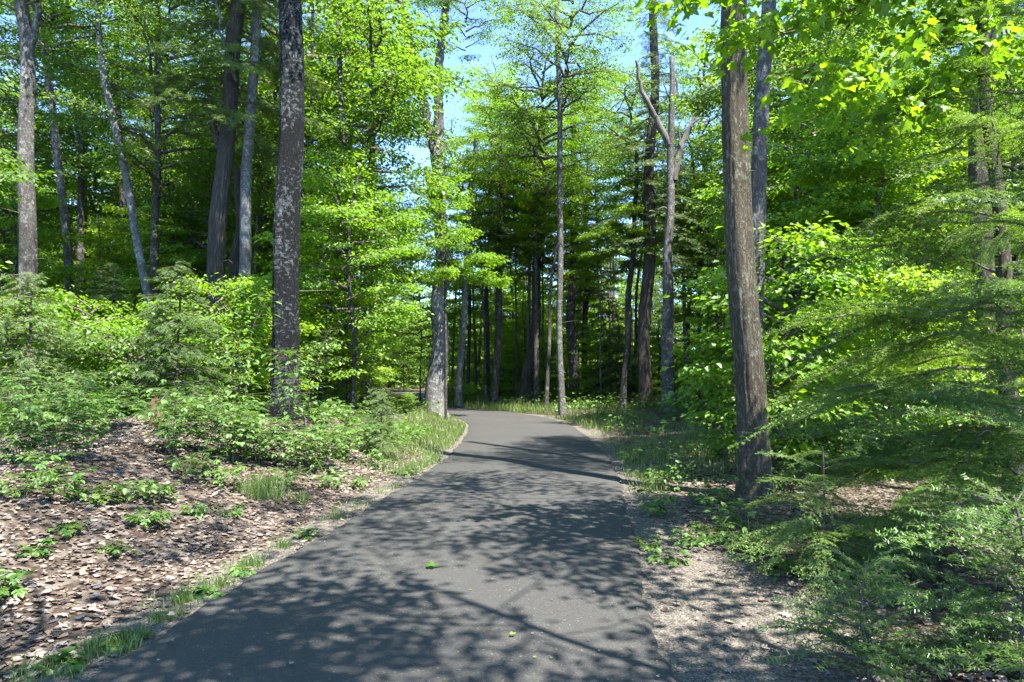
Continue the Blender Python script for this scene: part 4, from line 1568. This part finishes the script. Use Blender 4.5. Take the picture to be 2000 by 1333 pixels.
def shrub(name, label, p, h, w, canes, n_leaf, size, kind, group, cat='shrub', extra=0, upright=.4, seed=None):
    rg = np.random.default_rng(seed or int(abs(p[0]) * 1000 + p[1] * 77))
    root = thing(name, label, cat, p, 0, group)
    pts, tg = [], []
    for c in range(canes):
        a = c * 2.4 + rg.uniform(0, 1)
        L = h * rg.uniform(.75, 1.15)
        rr = w * rg.uniform(.5, 1.0) * .6
        s = np.linspace(0, 1, 7)
        P = np.stack([rr * np.cos(a) * s ** (1.2 + upright) + .04 * w * np.cos(a), rr * np.sin(a) * s ** (1.2 + upright) + .04 * w * np.sin(a),
                      L * (s * (1.15 - .15 * s) - (1 - upright) * .25 * s ** 3) - .03], -1) + rg.normal(0, .012 * h, (7, 3)) * s[:, None]
        mb = MB()
        tube(mb, P, np.linspace(.0035 + .003 * h, .0015, 7), 5, 0)
        link('stem', mb.mesh('stem', [M['green_stem'] if kind == 'raspberry' else M['twig']]), root)
        t = np.linspace(.2, 1, 24)
        for u in t:
            k = min(int(u * 6), 5)
            f = u * 6 - k
            pts.append(P[k] * (1 - f) + P[k + 1] * f)
            tg.append(P[k + 1] - P[k])
    pts, tg = np.array(pts), np.array(tg)
    n = n_leaf + extra
    idx = rg.integers(0, len(pts), n)
    a = rg.uniform(0, 6.28, n)
    out = np.stack([np.cos(a), np.sin(a), rg.uniform(-.35, .35, n)], -1)
    r = rg.uniform(.05, .32, n) * w
    P = pts[idx] + out * r[:, None] * np.array([1, 1, .5])
    P[:, 2] = np.maximum(P[:, 2], .03)
    Nn = np.stack([np.cos(a) * .3 + rg.normal(0, .25, n), np.sin(a) * .3 + rg.normal(0, .25, n), np.ones(n)], -1)
    D = out + np.stack([np.zeros(n), np.zeros(n), rg.uniform(-.5, 0, n)], -1)
    mbt = MB()
    twigs(mbt, pts[idx], P, .0025, .0015, 0)
    S = size * rg.uniform(.65, 1.25, n)
    ms = LF[kind]
    near = np.argsort(P[:, 1])[:n_leaf]
    for i in near:
        put_leaf(root, ms[int(rg.integers(len(ms)))], P[i], Nn[i], D[i], S[i])
    rest = np.setdiff1d(np.arange(n), near)
    tpl = TPL_MAPLE if kind == 'maple' else TPL_OVAL
    mt = {'raspberry': M['herb'], 'maple': M['maple'], 'beech': M['beech'], 'shady': M['herb']}[kind]
    if len(rest):
        if kind == 'raspberry':
            for q in (-.9, 0, .9):
                c, s_ = math.cos(q), math.sin(q)
                D2 = np.stack([D[rest, 0] * c - D[rest, 1] * s_, D[rest, 0] * s_ + D[rest, 1] * c, D[rest, 2]], -1)
                leaves(mbt, P[rest], Nn[rest] + rg.normal(0, .1, (len(rest), 3)), D2, S[rest] * .62, tpl, 1)
        else:
            leaves(mbt, P[rest], Nn[rest], D[rest], S[rest], tpl, 1)
    o = link('foliage', mbt.mesh('foliage', [M['green_stem'] if kind == 'raspberry' else M['twig'], mt]), root)
    o['kind'] = 'stuff'
    return root


RASP = [
    (38, 905, .85, .9, 70, 'raspberry bush at the left edge above the leaf slope'),
    (105, 900, .95, .9, 80, 'tall sunlit raspberry bush left of the sandy mound'),
    (172, 880, .8, .8, 70, 'sunlit raspberry bush touching the sandy mound'),
    (18, 840, .9, .9, 50, 'shaded raspberry bush at the far left under hemlocks'),
    (95, 845, .9, .9, 50, 'raspberry bush behind the tall sunlit one'),
    (205, 842, .7, .7, 45, 'raspberry bush behind the sandy mound'),
    (338, 885, .75, .7, 60, 'raspberry bush just right of the broken reddish stub'),
    (395, 890, .85, .8, 65, 'raspberry bush left of the black lichened trunk'),
    (450, 905, .85, .85, 70, 'dense raspberry bush between the stub and the black trunk'),
    (505, 905, .75, .8, 70, 'raspberry bush below the black lichened trunk on its left'),
    (560, 915, .75, .85, 75, 'broad leafed bush right under the black lichened trunk'),
    (620, 915, .7, .8, 75, 'leafy bush at the toe of the bank right of the black trunk'),
    (675, 900, .65, .7, 65, 'leafy bush at the toe of the bank facing the road'),
    (725, 870, .55, .6, 50, 'small bush on the bank beside the dark hemlock seedling'),
    (620, 850, .8, .8, 45, 'bush behind the black trunk on its right side'),
    (680, 845, .7, .8, 40, 'bush uphill of the dark hemlock seedling'),
    (480, 860, .8, .8, 40, 'bush behind the black trunk on its left side'),
    (350, 845, .9, .8, 40, 'bush behind the broken reddish stub'),
    (290, 1030, .22, .32, 35, 'small raspberry plant lowest on the leaf slope'),
    (262, 985, .26, .36, 40, 'small raspberry plant midway on the leaf slope'),
    (312, 985, .22, .3, 30, 'small raspberry plant beside another on the leaf slope'),
    (195, 985, .25, .35, 40, 'small raspberry plant below the sandy mound'),
    (130, 975, .3, .4, 40, 'low raspberry plant under the tall sunlit bush'),
    (45, 975, .3, .42, 45, 'low raspberry plant at the left edge of the slope'),
    (135, 1050, .14, .22, 18, 'tiny raspberry plant alone among the dry leaves'),
    (8, 1160, .2, .28, 26, 'small raspberry plant cut by the left picture edge'),
    (410, 930, .3, .35, 35, 'low raspberry plant at the shaded foot of the bank'),
    (1272, 1010, .38, .35, 45, 'upright leafy plant on the right road shoulder'),
    (1300, 960, .42, .4, 45, 'leafy plant behind the upright one on the right shoulder'),
    (1385, 985, .45, .5, 55, 'leafy plant left of the stout roadside trunk'),
    (1420, 1030, .35, .45, 45, 'low leafy plant in front of the stout roadside trunk'),
    (1345, 1065, .22, .4, 40, 'low pale plant spreading over the gravel shoulder'),
    (1405, 900, .6, .5, 55, 'leafy plant beside the base of the stout roadside trunk'),
    (1340, 890, .4, .5, 45, 'fern like green plant on the right verge'),
    (1520, 960, .5, .6, 55, 'green plant just right of the roadside trunks'),
    (1580, 930, .6, .7, 45, 'green plant behind the drooping hemlock branch'),
    (1530, 1120, .25, .4, 35, 'low green plant among the fir seedlings on the right'),
    (1260, 850, .3, .5, 30, 'low plant on the right verge where the lane bends'),
    (1460, 1080, .2, .35, 35, 'low plant at the edge of the gravel under the fir'),
    (1235, 905, .28, .35, 26, 'low plant at the right asphalt edge halfway to the bend'),
    (1262, 935, .22, .3, 24, 'low plant with small leaves at the right asphalt edge'),
    (1330, 940, .45, .45, 45, 'bushy plant midway between the asphalt and the roadside trunk'),
    (1290, 890, .35, .4, 30, 'plant beside the pale broken dead stalk'),
    (1375, 845, .5, .6, 40, 'plant behind the slim bright sapling on the right verge'),
    (1262, 1075, .16, .25, 20, 'small plant next to the pale twig at the asphalt edge'),
    (1310, 1100, .14, .22, 18, 'tiny plant alone on the gravel shoulder'),
    (1395, 1060, .3, .4, 36, 'green plant between gravel and hemlock seedling'),
    (240, 1262, .10, .16, 14, 'tiny weed growing in the thick bright grass tuft'),
    (120, 1300, .10, .18, 16, 'low weed among the spreading grass in the bottom left corner'),
    (400, 1165, .09, .16, 14, 'tiny broad leafed weed between grass tufts on the left edge'),
    (470, 1125, .10, .15, 12, 'small weed next to the slanting grass tuft'),
    (600, 1050, .12, .2, 14, 'small weed by the asphalt beyond the large light patch'),
    (225, 1085, .12, .2, 16, 'small seedling alone in the middle of the dry leaves'),
    (60, 1090, .14, .22, 18, 'small seedling among dry leaves near the left edge'),
    (380, 1010, .16, .24, 18, 'seedling on the litter below the bank bushes'),
    (450, 1010, .14, .22, 18, 'seedling on the litter left of the tall grass clump'),
    (560, 955, .4, .45, 45, 'low bush creeping out from the bank bushes onto the litter'),
    (640, 955, .38, .45, 45, 'low bush at the bank foot halfway along toward the road'),
    (730, 915, .4, .45, 45, 'low bush at the bank foot nearest the long grass'),
    (430, 955, .32, .4, 40, 'low bush at the shaded bank foot left of the tall grass clump'),
    (360, 930, .35, .4, 40, 'low bush below the broken stub on its right'),
    (90, 945, .35, .42, 42, 'low bush in front of the tall sunlit raspberry bush'),
    (840, 905, .2, .3, 24, 'low plant in the long grass at the left road edge'),
    (790, 930, .22, .3, 24, 'low plant below the long grass on the left'),
    (700, 955, .25, .35, 28, 'low plant at the left road edge under the leafy bushes'),
    (1905, 1290, .15, .25, 16, 'small plant on red-brown litter in the right corner'),
]
for px, py, h, w, n, lb in RASP:
    p = ground_at(px, py)
    shrub('raspberry_bush' if h > .5 else 'raspberry_plant', lb, p, h, w, 5 if h > .5 else 3, n, .105 if h > .3 else .095, 'raspberry', 'low leafy plants beside the road', 'bush' if h > .5 else 'plant', int(n * 2.4) if h > .5 else 12)

for px, py, h, w, n, ex, kd, lb in [
    (1418, 905, 2.1, .7, 110, 40, 'maple', 'slim sapling with bright leaves left of the stout roadside trunk'),
    (1538, 880, 1.9, 1.0, 130, 120, 'maple', 'glowing yellow-green sapling right of the roadside trunks'),
    (1590, 860, 2.2, 1.0, 60, 160, 'beech', 'sapling under the leaning mottled trunk'),
    (470, 850, 2.3, .9, 70, 120, 'shady', 'thin sapling standing left of the black lichened trunk'),
    (600, 850, 1.9, .9, 90, 100, 'shady', 'sapling whose leaves hang in front of the black trunk'),
    (560, 865, 1.5, .6, 70, 20, 'shady', 'leafy shoot growing against the black trunk base'),
    (300, 800, 1.8, 1.0, 40, 120, 'shady', 'pale sapling rising behind the reddish stub'),
    (120, 800, 1.5, 1.0, 40, 120, 'beech', 'sapling above the raspberry bushes at left'),
]:
    p = ground_at(px, py)
    shrub('sapling', lb, p, h, w, 3, n, .105, kd, 'saplings beside the road', 'sapling', ex, .7)


# ------------------------------------------------------------------ fir and hemlock boughs at the right
def bough_mesh(seed, L, kind):
    rg = np.random.default_rng(seed)
    mb = MB()
    n = 12
    s = np.linspace(0, 1, n)
    hem = kind == 'hemlock'
    P = np.stack([L * s, .05 * L * np.sin(s * 3 + rg.uniform(0, 6)) * s, L * ((.10 if hem else .16) * s - (.36 if hem else .20) * s ** 2)], -1)
    P[1:] += rg.normal(0, .008 * L, (n - 1, 3))
    tube(mb, P, np.linspace(.006 * L + .003, .0018, n), 5, 1)
    segA, segB = [], []
    A, B = [], []
    nb = int(L * (24 if hem else 16))
    for q in range(nb):
        t = .10 + .9 * (q + .5 * rg.random()) / nb
        k = min(int(t * (n - 1)), n - 2)
        f = t * (n - 1) - k
        p = P[k] * (1 - f) + P[k + 1] * f
        tg = norm(P[k + 1] - P[k])
        side = 1 if q % 2 else -1
        ang = math.atan2(tg[1], tg[0]) + side * rg.uniform(.75, 1.05)
        l2 = (L * .36 * (1 - t) ** .8 * min(1, t * 4) + .06) * rg.uniform(.7, 1.2)
        m = max(2, int(l2 / .09))
        dz = rg.uniform(.0, .55) if hem else rg.uniform(-.12, .15)
        q0 = p
        for w in range(m):
            a2 = ang - side * .06 * w
            q1 = q0 + np.array([math.cos(a2), math.sin(a2), -dz * (.4 + w / m)]) * (l2 / m)
            A.append(q0); B.append(q1); segA.append(q0); segB.append(q1)
            if l2 > .1:
                for sd in (1, -1):
                    if rg.random() < .85:
                        l3 = (l2 * .42 * (1 - w / m) + .025) * rg.uniform(.6, 1.2)
                        a3 = a2 + sd * rg.uniform(.6, .95)
                        q2 = q0 + np.array([math.cos(a3), math.sin(a3), -(rg.uniform(.1, .5) if hem else rg.uniform(-.1, .2))]) * l3
                        segA.append(q0); segB.append(q2); A.append(q0); B.append(q2)
                        if l3 > .12:
                            for s4 in (1, -1):
                                qm = q0 * .55 + q2 * .45
                                a4 = a3 + s4 * .7
                                q4 = qm + np.array([math.cos(a4), math.sin(a4), -.2]) * l3 * .4
                                segA.append(qm); segB.append(q4)
            q0 = q1
    for k in range(3, n - 1):
        segA.append(P[k]); segB.append(P[k + 1])
    twigs(mb, A, B, .0012, .0007, 1)
    segA, segB = np.array(segA), np.array(segB)
    ln = np.linalg.norm(segB - segA, axis=1)
    sp = .0062 if hem else .0062
    cnt_ = np.maximum(2, (ln / sp).astype(int))
    idx = np.repeat(np.arange(len(ln)), cnt_)
    t = rg.random(len(idx))
    T = norm(segB - segA)[idx]
    Lt = norm(np.stack([-T[:, 1], T[:, 0], np.zeros(len(T))], -1)) * rg.choice([-1, 1], len(idx))[:, None]
    up = np.cross(T, Lt) * rg.choice([-1, 1], len(idx))[:, None]
    d = norm(Lt + T * rg.uniform(.2, .6, len(idx))[:, None] + up * (rg.normal(0, .45, len(idx)) if hem else rg.normal(.0, .35, len(idx)))[:, None])
    ndl = (rg.uniform(.012, .020, len(idx)) if hem else rg.uniform(.019, .030, len(idx)))[:, None]
    wv = norm(np.cross(d, np.cross(T, d))) * (.0030 if hem else .0027)
    p0 = segA[idx] + (segB - segA)[idx] * t[:, None]
    V = np.stack([p0 - wv, p0 + wv, p0 + d * ndl + wv * .5, p0 + d * ndl - wv * .5], 1)
    tip = np.clip(t * .5 + .5 * rg.random(len(segA))[idx], 0, 1)
    mb.add(V.reshape(-1, 3), np.arange(len(idx))[:, None] * 4 + np.array([[0, 1, 2, 3]]), 0, tip)
    return mb.mesh('bough', [M['hemlock_near'] if hem else M['fir'], M['twig']])


M['hemlock_near'] = leaf_mat('hemlock needle near', [(.042, .11, .012), (.072, .16, .015), (.115, .215, .020), (.18, .27, .028)], 1.8, .4, .04, .5)
HB = [bough_mesh(301 + q, L, 'hemlock') for q, L in enumerate((2.3, 1.9, 1.5, 1.0))]
FB = [bough_mesh(311 + q, L, 'fir') for q, L in enumerate((1.5, 1.1, .7, .4))]
print('bough faces', [len(m.polygons) for m in HB + FB])


def bough_tree(name, label, cat, x, y, H, Lf, boughs, Ls, nb, z0, tr, mat, group, face=None, spread=3.14, droop=0.0, seed=1, top=None):
    rg = np.random.default_rng(seed)
    z = gz(x, y)
    root = thing(name, label, cat, (x, y, z), 0, group)
    P = [(0, 0, -.1), (rg.normal(0, .02), 0, H * .3), (rg.normal(0, .03), 0, H * .65), (0, 0, H)]
    mb, Q, R = trunk_mesh(P, tr, .006, mat, .12, 10, .03, seed)
    link('trunk', mb.mesh('trunk', [mat]), root)
    for i in range(nb):
        u = (i + rg.random()) / nb
        zz = z0 + (H * .97 - z0) * u
        if top and zz > top:
            continue
        want = Lf(zz)
        j = int(np.argmin([abs(l - want) for l in Ls]))
        s = want / Ls[j] * rg.uniform(.85, 1.12)
        az = (i * 2.39996) if face is None else face + spread * (((i * .618034) % 1) * 2 - 1)
        az += rg.normal(0, .25)
        el = .32 * u - droop * (1 - u) + rg.normal(0, .1)
        link('bough', boughs[j], root, (0, 0, zz), (rg.normal(0, .3), -el + rg.normal(0, .14), az), (s, s * rg.uniform(.8, 1.15), s * rg.uniform(.7, 1.5)))
    return root


bough_tree('hemlock_tree', 'drooping green hemlock filling the right side of the picture', 'tree', 4.25, 5.9, 7.5, lambda z: 2.25 if z < 1.4 else max(.6, 2.25 - .6 * (z - 1.4)), HB, (2.3, 1.9, 1.5, 1.0), 70, .3, .09,
           M['bark_brown'], 'conifers at the right of the road', math.pi * 1.02, 1.5, .06, 3)
bough_tree('fir_tree', 'balsam fir with stiff needles nearest at the right edge', 'tree', 3.75, 4.15, 5.2, lambda z: max(.35, 1.6 - .24 * z), FB, (1.5, 1.1, .7, .4), 56, .2, .06,
           M['bark_far'], 'conifers at the right of the road', math.pi * .98, 1.7, .0, 4)
bough_tree('fir_seedling', 'small fir seedling at the gravel edge in the bottom right', 'young tree', 1.82, 3.55, .6, lambda z: max(.2, .6 - .6 * z), FB, (1.5, 1.1, .7, .4), 40, .05, .005,
           M['twig'], 'conifers at the right of the road', None, 0, 0, 5)
bough_tree('fir_seedling', 'bushier fir seedling in the bottom right corner', 'young tree', 2.55, 3.5, .9, lambda z: max(.24, .75 - .5 * z), FB, (1.5, 1.1, .7, .4), 44, .06, .006,
           M['twig'], 'conifers at the right of the road', None, 0, 0, 6)
bough_tree('hemlock_seedling', 'low hemlock seedling in front of the roadside trunks', 'young tree', 2.35, 5.2, 1.0, lambda z: max(.3, .95 - .6 * z), HB, (2.3, 1.9, 1.5, 1.0), 26, .12, .006,
           M['twig'], 'conifers at the right of the road', None, 0, 0, 7)


# ------------------------------------------------------------------ maple bough hanging over the right side
def overhanging_maple():
    rg = np.random.default_rng(401)
    x, y = 6.4, 7.0
    root = thing('maple_tree', 'maple whose glowing leafy branches hang in at the upper right', 'tree', (x, y, gz(x, y)), 0, 'tall trunks near the road')
    base = np.array([x, y, gz(x, y)])
    mb, Q, R = trunk_mesh([(0, 0, -.1), (.05, 0, 3), (-.05, .1, 6), (0, 0, 10)], .14, .05, M['bark_grey'], .2, 12, .05, 402)
    link('trunk', mb.mesh('trunk', [M['bark_grey']]), root)
    paths = [
        [(2060, -60, 6.9), (1950, 0, 6.5), (1860, 50, 6.1), (1750, 120, 5.8), (1650, 175, 5.6), (1560, 220, 5.5)],
        [(2060, -60, 6.9), (1900, -60, 6.4), (1760, -20, 6.0), (1640, 30, 5.8), (1520, 70, 5.7), (1420, 90, 5.7)],
        [(2080, -120, 6.9), (1860, -140, 6.3), (1650, -110, 6.0), (1480, -60, 5.8), (1380, -10, 5.8), (1320, 30, 5.8)],
        [(2080, 60, 7.0), (2000, 100, 6.6), (1900, 150, 6.3), (1800, 210, 6.1), (1720, 260, 6.0)],
        [(2060, -160, 7.0), (1900, -190, 6.0), (1740, -160, 5.4), (1600, -110, 5.1), (1500, -60, 5.0)],
    ]
    L = []
    for pth in paths:
        pts = [np.array([0, 0, at(*pth[0])[2] - base[2] - .5])] + [at(*q) - base for q in pth]
        C, t = resample(catmull(pts, 6), .12)
        mb = MB()
        tube(mb, C, .022 * (1 - t) + .004, 6, 0)
        link('branch', mb.mesh('branch', [M['twig']]), root)
        k0 = int(len(C) * .35)
        mbt = MB()
        for q in range(95):
            i = int(rg.integers(k0, len(C) - 1))
            tg = norm(C[min(i + 1, len(C) - 1)] - C[i - 1])
            a = math.atan2(tg[1], tg[0]) + rg.choice([-1, 1]) * rg.uniform(.3, 1.2)
            l = rg.uniform(.2, .65)
            e = C[i] + np.array([math.cos(a) * l, math.sin(a) * l, rg.uniform(-.25, .15)])
            twigs(mbt, [C[i]], [e], .004, .002, 0)
            for w in range(int(4 + l * 14)):
                f = rg.uniform(.25, 1.1)
                L.append((C[i] + (e - C[i]) * f + rg.normal(0, .05, 3), math.cos(a), math.sin(a)))
        link('twig', mbt.mesh('twig', [M['twig']]), root)['kind'] = 'stuff'
    n = len(L)
    P = np.array([l[0] for l in L])
    a = rg.uniform(0, 6.28, n)
    D = np.stack([np.cos(a), np.sin(a), rg.uniform(-1.1, -.2, n)], -1)
    Nn = np.stack([rg.normal(0, .5, n), rg.normal(0, .5, n), np.ones(n)], -1)
    S = rg.uniform(.07, .125, n)
    W = P + base
    px = W[:, 0] / W[:, 1]
    order = np.argsort(np.hypot(W[:, 0], W[:, 1]) + np.where(px < .75, 0, 100))
    ms = [single_mesh(420 + q, M['maple'], TPL_MAPLE) for q in range(6)]
    for i in order[:300]:
        put_leaf(root, ms[int(rg.integers(6))], P[i], Nn[i], D[i], S[i])
    rest = order[300:]
    mb = MB()
    leaves(mb, P[rest], Nn[rest], D[rest], S[rest], TPL_MAPLE, 0)
    link('foliage', mb.mesh('foliage', [M['maple']]), root)['kind'] = 'stuff'
    print('overhang leaves', n)


overhanging_maple()


# ------------------------------------------------------------------ small things
def stub():
    p = ground_at(303, 832)
    root = thing('tree_stump', 'broken reddish brown stub standing on the sandy mound', 'stump', p, 0)
    mb = MB()
    P = np.array([(0, 0, -.05), (.01, 0, .1), (.0, 0, .22), (-.015, 0, .36)])
    C, t = resample(catmull(P, 5), .03)
    tube(mb, C, .06 - .012 * t, 14, 0, None, bark_disp(501, .12))
    link('trunk', mb.mesh('trunk', [M['rotten']]), root)
    for q in range(5):
        mb = MB()
        a = q * 1.3
        b = np.array([.035 * math.cos(a) - .015, .035 * math.sin(a), .33])
        tube(mb, [b, b + (0, 0, .05), b + (.01, 0, .07 + .03 * (q % 3))], [.018, .012, .002], 5, 0)
        link('splinter', mb.mesh('splinter', [M['rotten']]), root)


stub()


def stick(name, label, pts, r0, r1, mat, cat, side=()):
    P = np.array(pts)
    base = P[0].copy()
    root = thing(name, label, cat, base, 0)
    mb = MB()
    C, t = resample(catmull(P - base, 6), .04)
    tube(mb, C, r0 + (r1 - r0) * t, 7, 0)
    link('stem', mb.mesh('stem', [mat]), root)
    for sp, r in side:
        mb = MB()
        S, t = resample(catmull(np.array(sp) - base, 5), .03)
        tube(mb, S, r * (1 - .6 * t), 5, 0)
        link('side_branch', mb.mesh('side_branch', [mat]), root)


g = ground_at(1330, 905)
stick('dead_stalk', 'pale broken dead stalk arching over the right verge', [g, g + (-.12, .0, .14), g + (-.3, .02, .27), g + (-.42, .02, .3)], .009, .012, M['deadwood'], 'stick', [([g + (-.3, .02, .27), g + (-.33, .0, .35)], .006), ([g + (-.12, 0, .14), g + (-.16, .02, .02)], .005)])
g = ground_at(1225, 1075)
g2 = g + np.array([-.35, .1, .02])
stick('fallen_twig', 'thin pale twig lying over the right asphalt edge', [g + (.12, 0, .03), g + (-.05, .02, .055), g + (-.25, .03, .05)], .004, .002, M['deadwood'], 'twig', [([g + (-.05, .02, .055), g + (-.12, .1, .06)], .002)])
g = ground_at(165, 800)
stick('dead_branch', 'bare grey dead branch arching over the raspberry bushes', [g, g + (-.25, 0, .5), g + (-.6, -.1, .75), g + (-1.0, -.2, .7)], .012, .004, M['deadwood'], 'branch', [([g + (-.25, 0, .5), g + (-.3, .1, .85), g + (-.42, .1, 1.05)], .006)])
for px0, px1, d, r, lb in [(1130, 1330, 36, .16, 'dark mossy fallen log beyond the end of the lane'), (985, 1080, 39, .13, 'shorter fallen log left of the pale pole trunk, deep in shade'), (1330, 1460, 33, .12, 'fallen log lying behind the dead snag')]:
    a = at(px0, 780, d); b = at(px1, 780, d + 2.5)
    a[2] = gz(a[0], a[1]) + r * .9; b[2] = gz(b[0], b[1]) + r * 1.5
    m_ = (a + b) / 2
    m_[2] += .05
    stick('fallen_log', lb, [a, m_, b], r, r * .7, M['bark_far'], 'log', [([m_, m_ + (.3, -.2, .7), m_ + (.4, -.2, 1.2)], .03)])

p = ground_at(1303, 875)
shrub('flowering_weed', 'yellow-green flowering weed standing on the right verge', p, .55, .22, 4, 30, .07, 'beech', None, 'weed', 0, .9)

rgx = np.random.default_rng(601)
for px, py, s, lb in [(848, 1127, .10, 'fresh green maple leaf lying alone on the asphalt'), (570, 1325, .03, 'small pale leaf scrap on the near left asphalt'), (335, 1283, .035, 'curled tan leaf near the left asphalt edge'), (1228, 985, .03, 'tiny dry leaf at the right asphalt edge'), (1003, 1268, .035, 'yellow leaf scrap in the large light patch on the road')]:
    p = ground_at(px, py)
    p[2] = .055
    mb = MB()
    v = TPL_MAPLE[0].copy()
    v[:, 1] -= .5
    v[:, 2] += .3 * v[:, 0] ** 2 + .12
    mb.add(v * s * 1.2, TPL_MAPLE[1], 0, .3 if 'green' in lb else .8)
    o = link('leaf', mb.mesh('leaf', [M['maple'] if ('green' in lb or 'yellow' in lb) else M['litter']]), None, tuple(p), (.1, .05, rgx.uniform(0, 6)))
    o.name = 'fallen_leaf'
    tag(o, lb, 'leaf')
print('triangles', sum(sum(len(pl.vertices) - 2 for pl in me.polygons) for me in bpy.data.meshes if len(me.polygons) < 3000) + sum(len(me.polygons) * 2 for me in bpy.data.meshes if len(me.polygons) >= 3000), 'objects', len(bpy.data.objects))


# ------------------------------------------------------------------ bits of leaf and catkin blown over the asphalt
def scraps():
    rg = np.random.default_rng(701)
    n = 420
    y = 2.8 + 18 * rg.random(n) ** 1.3
    u = np.where(rg.random(n) < .45, rg.choice([-1, 1], n) * (HALF - .02 - .35 * rg.random(n) ** 2), rg.uniform(-1.4, 1.4, n))
    x = np.interp(y, ROAD[:, 1], ROAD[:, 0]) + u
    P = np.stack([x, y, np.full(n, .046)], -1)
    a = rg.uniform(0, 6.28, n)
    D = np.stack([np.cos(a), np.sin(a), rg.normal(0, .1, n)], -1)
    Nn = np.stack([rg.normal(0, .2, n), rg.normal(0, .2, n), np.ones(n)], -1)
    g = rg.random(n) < .5
    mb = MB()
    leaves(mb, P[g], Nn[g], D[g], rg.uniform(.008, .022, g.sum()), TPL_DRY, 0)
    leaves(mb, P[~g], Nn[~g], D[~g], rg.uniform(.008, .024, (~g).sum()), TPL_DRY, 1)
    o = link('leaf_scraps', mb.mesh('leaf_scraps', [M['grass'], M['litter']]))
    tag(o, 'tiny scraps of leaf and catkin scattered over the asphalt', None, None, 'stuff')


scraps()
